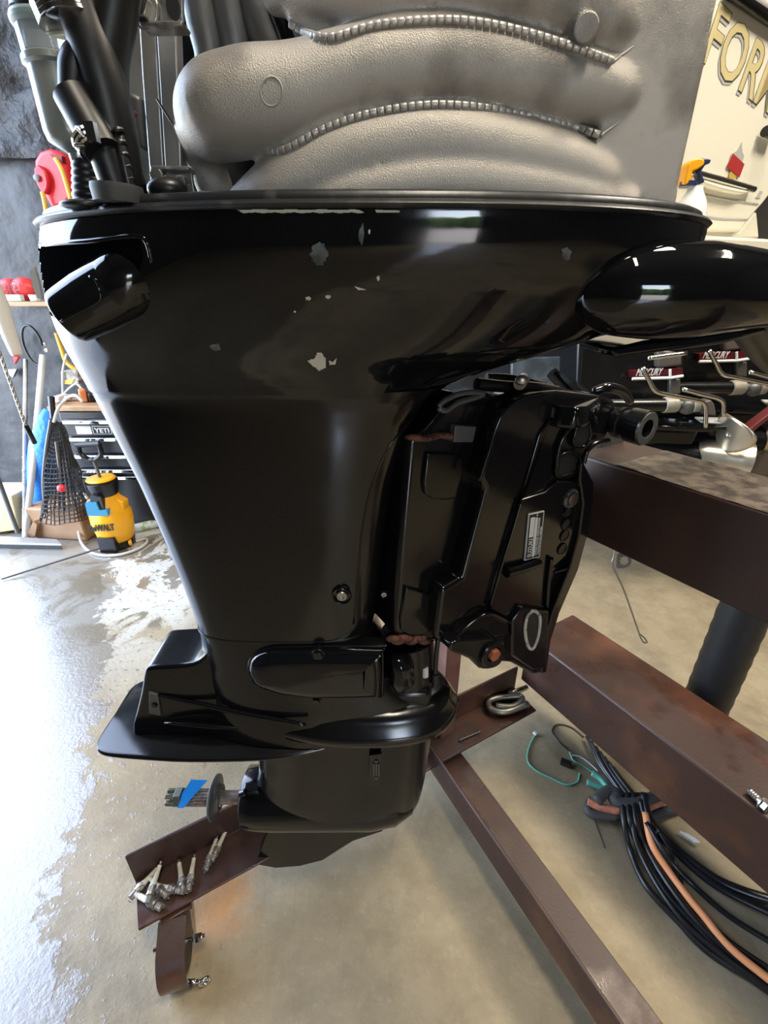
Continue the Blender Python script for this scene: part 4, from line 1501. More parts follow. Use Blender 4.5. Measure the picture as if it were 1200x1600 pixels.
PLUGS = [  # insulator end px, shell end px, lift, label
    ((249, 1360), (229, 1408), .028, 'white spark plug lying on top of the heap at the rail end'),
    ((214, 1398), (254, 1419), .0125, 'spark plug nearest the outer edge of the rail end'),
    ((249, 1385), (279, 1391), .012, 'spark plug pointing to the right in the middle of the heap'),
    ((281, 1356), (286, 1391), .012, 'upright-looking white spark plug at the right of the heap'),
    ((302, 1347), (295, 1391), .012, 'brown-stained spark plug just right of the heap'),
    ((350, 1304), (331, 1345), .012, 'spark plug farthest up the rail, towards the motor'),
    ((337, 1314), (320, 1362), .012, 'long white spark plug lying apart from the heap'),
    ((236, 1374), (262, 1402), .012, 'dark spark plug half buried under the heap'),
    ((232, 1372), (214, 1392), .011, 'sooty spark plug at the back of the heap by the upright flange')]
first = None
for i, (a, b, lift, lab) in enumerate(PLUGS):
    P, Q = Wz(*a, zp + lift), Wz(*b, zp + lift)
    c = (P + Q) / 2
    if first is None:
        t = thing('spark_plug', lab, 'spark plug', c, 'spark plugs on the stand rail')
        plug_mesh(t)
        first = t
    else:
        t = copy_tree(first)
        t.name = 'spark_plug'
        t['label'] = lab
        t.location = c
    d = (Q - P)
    tilt = 0.0 if lift < .02 else 0.25
    t.rotation_euler = (i * 0.7, tilt, math.atan2(d.y, d.x))
    sc_ = max(0.72, min(1.0, d.length / 0.085))
    t.scale = (sc_ * 1.05, sc_ * 1.3, sc_ * 1.3)


def flat(pts, z):
    return [Wz(a, b, z) for a, b in pts]


bm = NB()
tube(bm, flat([(825, 1100), (790, 1112), (768, 1108), (764, 1096), (780, 1090), (812, 1088), (814, 1096), (800, 1104), (775, 1103)], zp + 0.0185)[:9], 0.0095, 14, 6)
o = obj('bent_hook', bm, mat('worn_grey_steel', (.28, .26, .21), .38, .8), None, smooth=180)
tag(o, 'worn grey bent steel hook lying on the brown rail', 'hook')
bm = NB()
A, Bq = Wz(794, 1086, zp + .012), Wz(832, 1070, zp + .012)
lathe(bm, A, Bq - A, [(0, .011), (.002, .012), (.03, .012), (.033, .009), (.075, .008)], 20)
o = obj('socket_extension', bm, M_CHROME, None, smooth=40)
tag(o, 'shiny chrome socket extension lying behind the bent hook', 'tool')
bm = NB()
A, Bq = Wz(719, 1156, zp + .004), Wz(750, 1143, zp + .004)
cyl(bm, A, Bq, .0032, None, 10)
ell(bm, A, (.005, .005, .004), 10, 6)
o = obj('loose_rod', bm, M_CASTD, None)
tag(o, 'short thin metal rod lying at the corner of the rails', 'rod')
zl = lo0.z + 0.0005
A, Bq = Wz(1170, 1235, zl + .009), Wz(1192, 1255, zl + .012)
d = (Bq - A).normalized()
bm = NB()
lathe(bm, A, d, [(0, .006)] + [(.002 + .0022 * k, .0068 + .0008 * (k % 2)) for k in range(10)] + [(.03, .0065)], 14)
hexa(bm, A + d * .030, A + d * .041, .0125)
cyl(bm, A + d * .028, A + d * .031, .015)
o = obj('hex_bolt', bm, M_BOLT, None, smooth=30)
tag(o, 'silver hex bolt lying on the lower brown beam', 'bolt')

# rod with a toothed eye plate hanging from the upper beam
ht = thing('hanging_tool', 'thin wire tool with a toothed eye plate hanging under the upper beam', 'tool', W(962, 850, .80))
bm = NB()
tube(bm, [W(963, 846, .80), W(959, 870, .80), W(957, 884, .80), W(972, 915, .80), W(985, 950, .80), W(996, 982, .80), W(999, 990, .80)], 0.0018, 8, 4)
tube(bm, [W(999, 990, .80), W(1007, 997, .80), W(1011, 1004, .80), W(1005, 1003, .80), W(998, 990, .80)], 0.0016, 8, 4)
obj('wire', bm, M_BOLT, ht)
c = W(975, 876, .80)
X, Zz = Vector((1, 0, 0)), Vector((0, 0.35, 1)).normalized()
outer = [W(963, 862, .80), W(975, 863, .80)] + [c + (X * math.cos(a) + Zz * math.sin(a)) * 0.0135 for a in [math.radians(70 - 18 * k) for k in range(10)]] + [W(958, 884, .80)]
inner = []
for q in range(36):
    a = 2 * math.pi * q / 36
    inner.append(c + (X * math.cos(a) + Zz * math.sin(a)) * (0.0102 if (q // 2) % 2 else 0.0082))
bm = NB()
n = 36
ang = lambda p: math.atan2((p - c).dot(Zz), (p - c).dot(X))


def out_pt(a):
    dv = X * math.cos(a) + Zz * math.sin(a)
    if math.cos(a) < 0:
        k = 0.0155 / max(abs(math.cos(a)), abs(math.sin(a)))
        return c + dv * min(k, 0.021)
    return c + dv * 0.0145


ringo = [out_pt(2 * math.pi * q / n) for q in range(n)]
N2 = X.cross(Zz) * 0.002
vs = [[bm.verts.new(p) for p in L] for L in (inner, ringo, [p + N2 for p in ringo], [p + N2 for p in inner])]
for k in range(4):
    A_, B_ = vs[k], vs[(k + 1) % 4]
    for q in range(n):
        bm.faces.new((A_[q], A_[(q + 1) % n], B_[(q + 1) % n], B_[q]))
obj('eye_plate', bm, M_CASTD, ht, smooth=30)

# ------------------------------------------------------------------ wiring loom on the floor
loom = thing('wiring_loom', 'tangled black and orange wiring loom on the floor under the lower beam', 'wiring', Wz(980, 1270, 0.0))


def floor_tube(name, pts, r, material, z=0.0, zs=None, parent=None, seg=10, label=None, k=6):
    bm = NB()
    P = [Wz(a, b, (zs[i] if zs else z) + r + 0.001) for i, (a, b) in enumerate(pts)]
    tube(bm, P, r, seg, k)
    return obj(name, bm, material, parent or loom, smooth=180, label=label)


for i, (pts, r) in enumerate([
        ([(970, 1240), (975, 1285), (985, 1330), (1010, 1385), (1060, 1440), (1110, 1490), (1215, 1553)], .0075),
        ([(980, 1240), (984, 1285), (1000, 1325), (1040, 1395), (1090, 1450), (1140, 1503), (1225, 1565)], .008),
        ([(990, 1240), (994, 1285), (1010, 1325), (1050, 1390), (1110, 1462), (1215, 1545)], .0085),
        ([(997, 1240), (1000, 1285), (1022, 1330), (1066, 1392), (1128, 1462), (1210, 1520)], .007),
        ([(1005, 1240), (1015, 1280), (1050, 1320), (1110, 1368), (1160, 1392), (1225, 1412)], .011),
        ([(1000, 1250), (1012, 1285), (1056, 1332), (1120, 1385), (1215, 1432)], .0085),
        ([(1010, 1285), (1045, 1342), (1085, 1385), (1140, 1432), (1215, 1478)], .0065),
        ([(1030, 1300), (1052, 1340), (1064, 1372), (1062, 1400)], .004),
        ([(985, 1240), (988, 1290), (1006, 1345), (1048, 1415), (1100, 1470), (1220, 1562)], .0065)]):
    floor_tube('cable', pts, r, M_CABLE, zs=[.05, .035] + [.004 * (i % 3)] * (len(pts) - 2))
floor_tube('orange_cable', [(1008, 1270), (1018, 1318), (1044, 1360), (1075, 1402), (1100, 1432), (1140, 1480), (1220, 1545)], .0085, M_ORANGE, zs=[.05, .03, .016, .016, .016, .016, .016], label='orange cable among the black ones')
for i in range(7):
    o_ = i * 9
    floor_tube('wire_bundle', [(917 + o_ * .75, 1157 + o_ * .9 - 6), (935 + o_ * .7, 1190 + o_ * .55), (958 + o_ * .55, 1225 + o_ * .25), (975 + o_ * .4, 1250)], .0062, M_SHRINK, z=.012 + .006 * (i % 2))
for pts, r, z in (([(925, 1250), (918, 1262), (925, 1272), (960, 1275), (1000, 1276), (1040, 1268), (1075, 1255)], .012, .012), ([(930, 1252), (950, 1236), (963, 1240), (960, 1252), (985, 1254), (1020, 1246), (1060, 1225)], .0145, .035)):
    floor_tube('grey_sleeve', pts, r, M_SLEEVE, z=z, seg=14)
floor_tube('foam_sleeve', [(918, 1252), (935, 1260), (960, 1266), (985, 1268), (1010, 1262), (1035, 1252)], .010, M_SALM, z=.03, label='crumbling salmon foam sleeve')
floor_tube('teal_sleeve', [(925, 1208), (938, 1217), (950, 1232)], .009, M_TEAL, z=.01)
floor_tube('teal_sleeve', [(917, 1222), (932, 1228), (948, 1234)], .008, M_TEAL, z=.01)
floor_tube('teal_wire', [(836, 1148), (826, 1170), (825, 1190), (838, 1204), (862, 1216), (885, 1226), (902, 1222), (906, 1208)], .0026, M_TEAL)
floor_tube('thin_lead', [(912, 1152), (893, 1137), (872, 1132), (863, 1142), (872, 1158), (888, 1172)], .0022, M_CABLE)
floor_tube('thin_lead', [(890, 1175), (896, 1188), (910, 1196), (928, 1208)], .0026, M_TEAL)
floor_tube('thin_lead', [(893, 1180), (905, 1182), (918, 1190), (935, 1205)], .0024, M_LGREY)
floor_tube('thin_lead', [(928, 1278), (936, 1300), (945, 1325)], .0015, M_CABLE)
for (a, b, rot) in ((884, 1192, .5), (836, 1146, 1.0)):
    bm = NB()
    P = Wz(a, b, .008)
    box(bm, P, (.030, .018, .014) if a > 850 else (.012, .008, .008), Matrix.Rotation(-rot, 3, 'Z'))
    obj('connector', bm, M_CABLE if a > 850 else M_LGREY, loom, bevel=.001)
bm = NB()
for q in range(6):
    P = Wz(1062 + q * 4, 1300 + q * 3, .012)
    cyl(bm, P, Wz(1078 + q * 3, 1306 + q * 2, .016), .0035, None, 8)
obj('pin_block', bm, M_LGREY, loom)
floor_tube('white_joint', [(1010, 1282), (1018, 1292), (1027, 1303)], .0065, M_LGREY, z=.03)

# ------------------------------------------------------------------ the white boat at the back right, with its two stern drives
BO = Vector((1.36, 2.33, 0))          # a point of the hull side; it recedes along Hd
HY = math.radians(31)
Hd = Vector((math.cos(HY), math.sin(HY), 0))
Hn = Vector((math.sin(HY), -math.cos(HY), 0))
boat = thing('boat', 'large white motorboat with gold lettering on its side and two black stern drives', 'boat', (2.0, 2.4, 0.6))


def hp(px, py, n=0.0):
    return Wp(px, py, BO + Hn * n, Hn)


def h_prism(name, pts, n, depth, material, parent=boat, bevel=0.0, label=None, smooth=40):
    bm = prism(NB(), [hp(a, b, n) for a, b in pts], -Hn * depth)
    return obj(name, bm, material, parent, bevel=bevel, label=label, smooth=smooth)


hull = h_prism('hull', [(800, -60), (1000, -60), (1110, -60), (1150, -6), (1200, 30), (1290, 85), (1290, 190), (1225, 275), (1192, 318), (1168, 345), (1156, 362), (1000, 362), (800, 362)], 0.0, 0.25, M_WHITE, bevel=0.01)
h_prism('hull_shelf', [(1040, 362), (1156, 362), (1183, 330), (1187, 372), (1100, 376), (1040, 372)], -0.06, 0.25, M_WHITE, bevel=0.01)
bm = NB()
tube(bm, [hp(1140, -14, .02), hp(1172, 8, .02), hp(1210, 34, .02), hp(1260, 66, .02)], 0.020, 12, 4)
obj('gunwale_strip', bm, M_BLKBOLT, boat, smooth=180)
bm = NB()
tube(bm, [hp(1152, -16, .02), hp(1178, 1, .02), hp(1215, 24, .02), hp(1265, 55, .02)], 0.022, 12, 4)
obj('gunwale_moulding', bm, M_LGREY, boat, smooth=180)
bm = NB()
tube(bm, [hp(1070, 266, .02), hp(1110, 277, .02), hp(1178, 296, .02)], 0.013, 12, 4)
obj('rub_rail', bm, M_STEEL, boat, smooth=180)
for pts in ([(1076, 299), (1130, 311), (1184, 319)], [(1079, 333), (1120, 341), (1168, 343)]):
    bm = NB()
    tube(bm, [hp(a, b, .001) for a, b in pts], 0.004, 8, 4)
    obj('hull_step_line', bm, M_LSHADOW, boat, smooth=180)
bm = NB()
tube(bm, [hp(1079, 276, .012), hp(1108, 290, .02), (hp(1150, 300, .02)), hp(1172, 299, .012)], [0.006, 0.018, 0.018, 0.005], 14, 5, sy=.6)
obj('rail_pocket', bm, M_WHITE, boat, smooth=180)
# lettering: gold on a grey drop shadow with a dark outline
def letters(mat_, dx, dy, n, bold, name):
    o0 = hp(1093, 91, n) + Hd * dx + Zv * dy
    return text(name, 'FORMULA', 0.235, mat_, boat, o0, Hd - Zv * 0.115, Zv + Hd * 0.10, 0.0006, 0.12, bold=bold, width=1.02 + bold * 6)


letters(M_LSHADOW, -0.009, -0.013, 0.0015, 0.003, 'letter_shadow')
letters(M_LINE, -0.001, -0.001, 0.0027, 0.0052, 'letter_outline')
letters(M_GOLD, 0.0, 0.0, 0.004, 0.002, 'letter_face')
# small crest: red banner over a pale peak and yellow foot
c = hp(1149, 257, .004)
e = lambda x, z, n: c + Hd * (x * 1.5) + Zv * (z * 1.25 - x * .15) + Hn * n
cr = boat
bm = prism(NB(), [e(-.035, .02, 0), (e(-.01, .035, 0)), e(.004, .062, 0), e(.02, .04, 0), e(.036, .034, 0), e(.034, -.005, 0), e(-.034, -.002, 0)], -Hn * .002)
crest = obj('crest', bm, mat('crest_grey', (.42, .42, .40), .5), boat, smooth=0, label='small painted crest')
obj('crest_foot', prism(NB(), poly_disc(e(0, -.030, .001), Hd, Zv, .03, 18, .018), -Hn * .001), mat('crest_yellow', (.55, .38, .08), .5), crest, smooth=0)
obj('crest_banner', prism(NB(), [e(-.044, -.018, .003), e(-.03, .022, .003), e(.046, .012, .003), e(.038, -.028, .003)], -Hn * .002), mat('crest_red', (.38, .03, .03), .5), crest, smooth=0)
bm = prism(NB(), [hp(a, b, .003) for a, b in ((1181, 308), (1188, 298), (1193, 300), (1187, 307), (1189, 309), (1184, 310))], -Hn * .002)
obj('hull_decal', bm, M_LSHADOW, boat, smooth=0)
bm = NB()
cyl(bm, hp(1196, 205, .03), hp(1215, 212, .03), .02, .02, 14)
obj('side_fitting', bm, M_BLKBOLT, boat)
plat = prism(NB(), [Wp(a, b, BO + Hn * .18, Hn) for a, b in ((1030, 366), (1110, 368), (1200, 373), (1290, 384), (1290, 440), (1200, 420), (1030, 420))], -Hn * 0.3)
obj('swim_platform', plat, M_WHITE, boat, bevel=.012)
bm = prism(NB(), [Wp(a, b, BO - Hn * .5, Hn) for a, b in ((1150, 295), (1320, 295), (1320, 420), (1150, 420))], -Hn * .1)
obj('far_bulkhead', bm, M_BROWNP, boat)


def drive(dx, dy, Y, name, lab, second=False):
    """one stern drive, laid out about the pixel of its band, at depth Y"""
    k = Y
    q = lambda a, b, dY=0.0: W(a + dx, b + dy, k + dY)
    body = prism(NB(), [q(a, b) for a, b in ((905, 500), (1068, 500), (1070, 560), (1066, 592), (1062, 622), (940, 640), (900, 600))], (0, 0.22, 0))
    root = obj(name, body, M_BLKBOLT, boat, bevel=.02, seg=3, label=lab)
    bm = prism(NB(), [q(a, b, -.03) for a, b in ((1028, 545), (1066, 552), (1066, 572), (1028, 576))], (0, 0.1, 0))
    obj('upper_cap', bm, mat('drive_grey', (.10, .085, .075), .4), root, bevel=.01)
    bm = prism(NB(), [q(a, b, -.04) for a, b in ((988, 580), (1047, 577), (1067, 575), (1067, 587), (1047, 590), (990, 591))], (0, 0.08, 0))
    band = obj('band', bm, M_BANDR, root, smooth=0)
    bm = NB()
    tube(bm, [q(988, 592, -.045), q(1047, 590.5, -.045), q(1067, 587.5, -.045)], .006, 8, 1)
    tube(bm, [q(1047, 577, -.045), q(1047, 590, -.045)], .005, 8, 1)
    obj('band_edge', bm, M_TXTW, root)
    d = (q(1036, 578, -.045) - q(992, 580, -.045))
    text('band_lettering', 'MERCURY', .042, M_TXTW, root, q(993, 587.5, -.046), (1, 0, 0.02), (0, 0, 1), .001, .3, width=abs(q(1033, 587, -.046).x - q(993, 587, -.046).x))
    bm = prism(NB(), [q(a, b, -.02) for a, b in ((1047, 592), (1064, 592), (1064, 616), (1047, 616))], (0, 0.08, 0))
    obj('drive_neck', bm, mat('drive_steel', (.16, .15, .14), .35, .6), root, bevel=.006)
    # flat plate over the propeller, gear bullet
    z = q(1060, 660).z
    o = Wz(930 + dx, 655 + dy, z)
    bm = prism(NB(), [Wz(a + dx, b + dy, z) for a, b in ((940, 646), (1060, 645), (1120, 651), (1150, 660), (1155, 664), (1100, 668), (1000, 664), (940, 660))], (0, 0, -.02))
    obj('drive_plate', bm, M_PAN, root, bevel=.005)
    bm = NB()
    prism(bm, [q(a, b, .0) for a, b in ((970, 662), (1100, 668), (1075, 720), (970, 735))], (0, .12, 0))
    obj('gear_strut', bm, M_BLKBOLT, root, bevel=.03, seg=3)
    bm = NB()
    lathe(bm, q(960, 715, .04), (1, 0, 0), [(0, .02), (.05, .075), (.15, .09), (.30, .085), (.36, .075)], 28)
    obj('gear_bullet', bm, M_BLKBOLT, root, smooth=60)
    # trim cylinder with pale end cap
    bm = NB()
    cyl(bm, q(940, 634, -.09), q(1040, 633, -.09), .028, None, 20)
    obj('trim_cylinder', bm, M_BLKBOLT, root, smooth=40)
    bm = NB()
    cyl(bm, q(1036, 633, -.09), q(1057, 632, -.09), .032, None, 20)
    obj('cylinder_cap', bm, mat('pale_cap', (.30, .275, .22), .4), root, bevel=.005)
    bm = NB()
    cyl(bm, q(1053, 633, -.09), q(1068, 633, -.09), .020)
    ell(bm, q(1074, 636, -.10), (.036, .024, .030), 18, 10)
    obj('ram_eye', bm, M_CASTD, root, smooth=60)
    bm = NB()
    cyl(bm, q(1080, 634, -.10), q(1090, 633, -.10), .028, None, 18)
    obj('ram_nut', bm, mat('pale_cap', (.30, .275, .22), .4), root, bevel=.004)
    # bent stainless hydraulic pipes
    for pts in ([(1004, 574), (1013, 592), (1024, 611), (1045, 617), (1085, 625), (1098, 629), (1103, 640), (1102, 668)],
                [(1066, 608), (1095, 616), (1120, 622), (1130, 630), (1130, 650)],
                [(1012, 560), (1040, 556), (1073, 552)]):
        bm = NB()
        tube(bm, [q(a, b, -.16) for a, b in pts], .0085, 10, 4)
        obj('hydraulic_pipe', bm, M_STEEL, root, smooth=180)
    bm = prism(NB(), [Wz(a + dx, b + dy, z + .004) for a, b in ((1085, 651), (1140, 652), (1152, 662), (1095, 658))], (0, 0, -.012))
    obj('plate_tab', bm, M_LGREY, root, bevel=.003)
    bm = prism(NB(), [q(a, b, -.02) for a, b in ((1098, 628), (1112, 625), (1117, 632), (1120, 650), (1100, 648))], (0, .05, 0))
    obj('plate_fin', bm, mat('drive_grey', (.10, .085, .075), .4), root, bevel=.006)
    # propeller: hub barrel and three blades
    hb = q(1085, 708, .03)
    ax = Vector((1.0, -0.42, -0.05)).normalized()
    bm = NB()
    lathe(bm, hb, ax, [(0, .055), (.03, .066), (.16, .072), (.20, .078), (.205, .080), (.205, .072), (.10, .066)], 32, cap=False)
    pr = obj('propeller', bm, M_BRONZE, root, smooth=50)
    bm = NB()
    hexa(bm, hb + ax * .13, hb + ax * .22, .028)
    obj('propeller_nut', bm, M_LGREY, pr)
    ux, uy, _ = frame(ax)
    for bl in range(3):
        a0 = math.radians(62 + 120 * bl)
        er = ux * math.cos(a0) + uy * math.sin(a0)
        et = ax.cross(er)
        beta = math.radians(38)
        sd = et * math.cos(beta) + ax * math.sin(beta)
        nn = er.cross(sd)
        bm = NB()
        rings = []
        for k in range(7):
            f = k / 6
            ring = []
            for q in range(28):
                a = 2 * math.pi * q / 28
                rho, ss = .078 + .082 * f * math.cos(a), .092 * f * math.sin(a) * (1 + .25 * math.cos(a))
                tw = (rho - .08) * 1.6
                ring.append(hb + ax * .09 + er * (.058 + rho) + (sd * math.cos(tw) + nn * math.sin(tw)) * ss + nn * (ss * ss * 3.2 - .01))
            rings.append(ring)
        rings[0] = [sum(rings[0], Vector()) / 28 + (p - sum(rings[1], Vector()) / 28) * .01 for p in rings[1]]
        loft(bm, rings, cap=False)
        bmesh.ops.recalc_face_normals(bm, faces=bm.faces[:])
        bmesh.ops.solidify(bm, geom=bm.faces[:], thickness=.005)
        obj('blade', bm, M_BRONZE, pr, smooth=180)
    return root


drive(0, 0, 1.95, 'stern_drive', 'nearer black stern drive')
drive(104, -27, 2.12, 'stern_drive', 'farther black stern drive')
# black transom behind the drives
bm = prism(NB(), [W(a, b, 2.42) for a, b in ((930, 470), (1320, 470), (1320, 700), (930, 720))], (0, .1, 0))
obj('transom', bm, M_BLKBOLT, boat, bevel=.01)
bm = prism(NB(), [W(a, b, 1.9) for a, b in ((1138, 704), (1158, 682), (1184, 660), (1230, 626), (1234, 632), (1190, 664), (1164, 688), (1143, 706))], (0, .05, 0))
o = obj('maroon_strap', bm, M_STRAP, None, bevel=.004)
tag(o, 'dark maroon strap running up in front of the stern drives', 'strap')
bm = prism(NB(), [W(a, b, 2.30) for a, b in ((1140, 690), (1170, 640), (1184, 642), (1160, 700), (1260, 690), (1260, 760), (1120, 752))], (0, .06, 0))
o = obj('trailer_frame', bm, M_BROWNP, None, bevel=.004)
tag(o, 'dull brown trailer frame behind the stern propellers', 'trailer')
# thick black hose under the motor's bow bulge
bm = NB()
tube(bm, [W(1150, 462, .50), W(1176, 508, .58), W(1200, 545, .66), W(1240, 580, .70), W(1300, 600, .72)], .022, 16, 6)
o = obj('rigging_hose', bm, M_DARK, motor, smooth=180)
# mottled grey panel with a gold badge between motor and drives
gp = prism(NB(), [W(a, b, 2.55) for a, b in ((800, 560), (931, 556), (926, 618), (800, 640))], (0, .04, 0))
gp = obj('mottled_board', gp, M_GREYP, None, bevel=.006)
tag(gp, 'mottled grey panel with a small gold badge behind the clamp bracket', 'panel')
bm = prism(NB(), [W(a, b, 2.545) for a, b in ((901, 577), (928, 574), (927, 583), (902, 586))], (0, .01, 0))
bd = obj('badge', bm, mat('badge_gold', (.30, .22, .08), .4, .5), gp, bevel=.002)
bm = NB()
tube(bm, [W(862, 582, 2.3), W(880, 602, 2.3), W(900, 622, 2.3)], .028, 12, 3)
o = obj('black_strut', bm, M_BLKBOLT, None)
tag(o, 'slanting black strut in front of the grey panel', 'strut')
# yellow-headed spray bottle by the pan rim
SBP = Wp(1069, 367, BO + Hn * .11, Hn)            # it stands on the swim platform
k = SBP.y
SBP.z = Wp(1069, 366.5, BO + Hn * .18, Hn).z + .001
f = k / .8
sb = thing('spray_bottle', 'white spray bottle with a yellow trigger head standing on the boat platform', 'spray bottle', SBP)
bm = NB()
A, Bq = SBP, W(1074, 293, k)
d = Bq - A
lathe(bm, A, (0, 0, 1), [(0, .020 * f), (.002, .023 * f), (d.length * .50, .0225 * f), (d.length * .72, .018 * f), (d.length * .92, .0105 * f), (d.length, .010 * f)], 28)
obj('bottle', bm, mat('white_bottle', (.74, .77, .80), .3), sb, smooth=60)
bm = prism(NB(), [W(a, b, k - .024 * f) for a, b in ((1058, 346), (1066, 334), (1071, 338), (1063, 347))], (0, .006, 0))
obj('bottle_print', bm, mat('print_blue', (.06, .22, .55), .4), sb)
bm = prism(NB(), [W(a, b, k - .024 * f) for a, b in ((1069, 324), (1078, 321), (1080, 340), (1070, 341))], (0, .006, 0))
obj('bottle_label', bm, M_LGREY, sb)
bm = NB()
lathe(bm, W(1074, 292, k), (0, 0, 1), [(0, .0115 * f), (.006 * f, .0115 * f), (.006 * f, .0095 * f)], 24)
obj('bottle_collar', bm, M_NAVY, sb)
bm = prism(NB(), [W(a, b, k - .010 * f) for a, b in ((1069, 288), (1073, 268), (1075, 256), (1081, 249), (1093, 246), (1102, 249), (1101, 257), (1092, 264), (1083, 267), (1081, 288))], (0, .020 * f, 0))
obj('spray_head', bm, M_YEL, sb, bevel=.006, seg=3)
bm = prism(NB(), [W(a, b, k - .008 * f) for a, b in ((1093, 247), (1103, 247), (1112, 249), (1110, 255), (1103, 257), (1096, 268), (1102, 284), (1097, 287), (1091, 270), (1099, 256))], (0, .014 * f, 0))
obj('trigger', bm, M_NAVY, sb, bevel=.004)

# ------------------------------------------------------------------ the wall on the left and what stands against it
YB = y1 - 0.06
tc_ = thing('tool_chest', 'black tool chest with chrome drawer pulls under the wooden bench top', 'tool chest', (-1.38, 2.6, 0.0))
zt_ = W(88, 641, 2.50).z
xl_ = W(93, 655, 2.50).x
bm = box(NB(), (xl_ + .45, 2.675, .04 + (zt_ - .04) / 2), (.90, .34, zt_ - .06))
obj('chest_body', bm, M_CAB, tc_, bevel=.006)
bm = box(NB(), (xl_ + .44, 2.665, zt_ + .012), (.95, .37, .026))
obj('bench_top', bm, M_WOOD, tc_, bevel=.003)
ys = [659, 686, 713, 735, 746]
zz = [W(150, y, 2.49).z for y in ys]
for i, z in enumerate(zz):
    zb = zz[i + 1] if i + 1 < len(zz) else .30
    bm = box(NB(), (xl_ + .45, 2.502, (z + .012 + zb + .02) / 2), (.84, .016, z - zb - .014))
    dr = obj('drawer', bm, M_CAB, tc_, bevel=.003)
    bm = NB()
    prism(bm, [Vector((xl_ + .03, 2.494, z + .013)), Vector((xl_ + .03, 2.475, z + .008)), Vector((xl_ + .03, 2.472, z - .008)), Vector((xl_ + .03, 2.494, z - .012))], (.84, 0, 0))
    obj('drawer_pull', bm, M_CHROME, dr, bevel=.001)
    if i == 0:
        zs_ = W(160, 672, 2.492).z
        for nm, a, b, m_ in (('sticker', 119, 143, M_LGREY), ('sticker', 178, 196, mat('green_sticker', (.30, .40, .15), .5)), ('sticker', 145, 174, M_TXTW), ('sticker_ground', 146, 173, M_TXTB)):
            xa, xb = W(a, 672, 2.492).x, W(b, 672, 2.492).x
            hh = .046 if nm == 'sticker' else .040
            bm = box(NB(), ((xa + xb) / 2, 2.492 if nm == 'sticker' else 2.4905, zs_), (xb - xa, .003, hh))
            obj(nm, bm, m_, dr)
        xa, xb = W(148, 672, 2.489).x, W(171, 672, 2.489).x
        text('sticker_lettering', 'YETI', .036, M_TXTW, dr, (xa, 2.488, zs_ - .013), (1, 0, 0), (0, 0, 1), .0008, bold=.001, width=xb - xa)
obj('chest_base', box(NB(), (xl_ + .45, 2.68, .03), (.86, .30, .06)), M_CAB, tc_)
# clutter on the bench
zb_ = zt_ + .026
for i, (a, b, s, m_, nm, lab, cat) in enumerate([
        (96, 628, (.05, .10, .035), M_LGREY, 'grey_box', 'small pale grey box at the left end of the bench top', 'box'),
        (112, 628, (.14, .05, .03), M_CHROME, 'bench_tool', 'shiny hand tool lying across the bench top', 'tool'),
        (131, 622, (.035, .06, .07), mat('orange_clip', (.65, .2, .06), .5), 'orange_clamp', 'orange clamp standing on the bench top', 'clamp'),
        (146, 626, (.10, .08, .05), M_BLKBOLT, 'black_tool', 'black tool at the back of the bench top beside the orange clamp', 'tool')]):
    P = W(a, b, 2.60)
    bm = box(NB(), (P.x, 2.60 + .035 * (i % 2), zb_ + s[2] / 2 + .001), s, Matrix.Rotation(.3 * i, 3, 'Z'))
    tag(obj(nm, bm, m_, None, bevel=.008), lab, cat)
bm = NB()
tube(bm, [W(98, 632, 2.54), W(104, 622, 2.54), W(118, 618, 2.54), W(130, 628, 2.54)], .009, 10, 5)
o = obj('grey_tubing', bm, M_LGREY, None, smooth=180)
tag(o, 'loop of pale tubing arched over the bench top', 'tubing')
# wall box with wires, orange hose, hook
wb = thing('junction_box', 'weathered wall junction box with loose wires above the bench', 'junction box', W(108, 592, YB))
bm = prism(NB(), [W(a, b, YB - .07) for a, b in ((94, 580), (120, 578), (124, 594), (114, 602), (97, 601))], (0, .07, 0))
obj('box_body', bm, mat('dirty_grey', (.38, .37, .33), .6, var=((.16, .13, .09), 30, .45, .65)), wb, bevel=.006)
bm = prism(NB(), [W(a, b, YB - .075) for a, b in ((100, 594), (116, 592), (112, 600), (101, 600))], (0, .02, 0))
obj('box_label', bm, M_HOSEY, wb)
for pts in ([(104, 553), (98, 580), (98, 618)], [(99, 616), (110, 605), (122, 597)], [(122, 600), (130, 612), (128, 622)], [(120, 600), (126, 606), (124, 616)]):
    bm = NB()
    tube(bm, [W(a, b, YB - .08) for a, b in pts], .006, 8, 4)
    obj('wire', bm, M_LGREY, wb)
bm = NB()
tube(bm, [W(88, 520, YB - .03), W(96, 545, YB - .03), W(104, 566, YB - .03), (W(122, 580, YB - .03)), W(150, 600, YB - .03)], .012, 10, 5)
o = obj('yellow_hose', bm, M_HOSEY, None, smooth=180)
tag(o, 'yellow-orange hose hanging on the black wall above the junction box', 'hose')
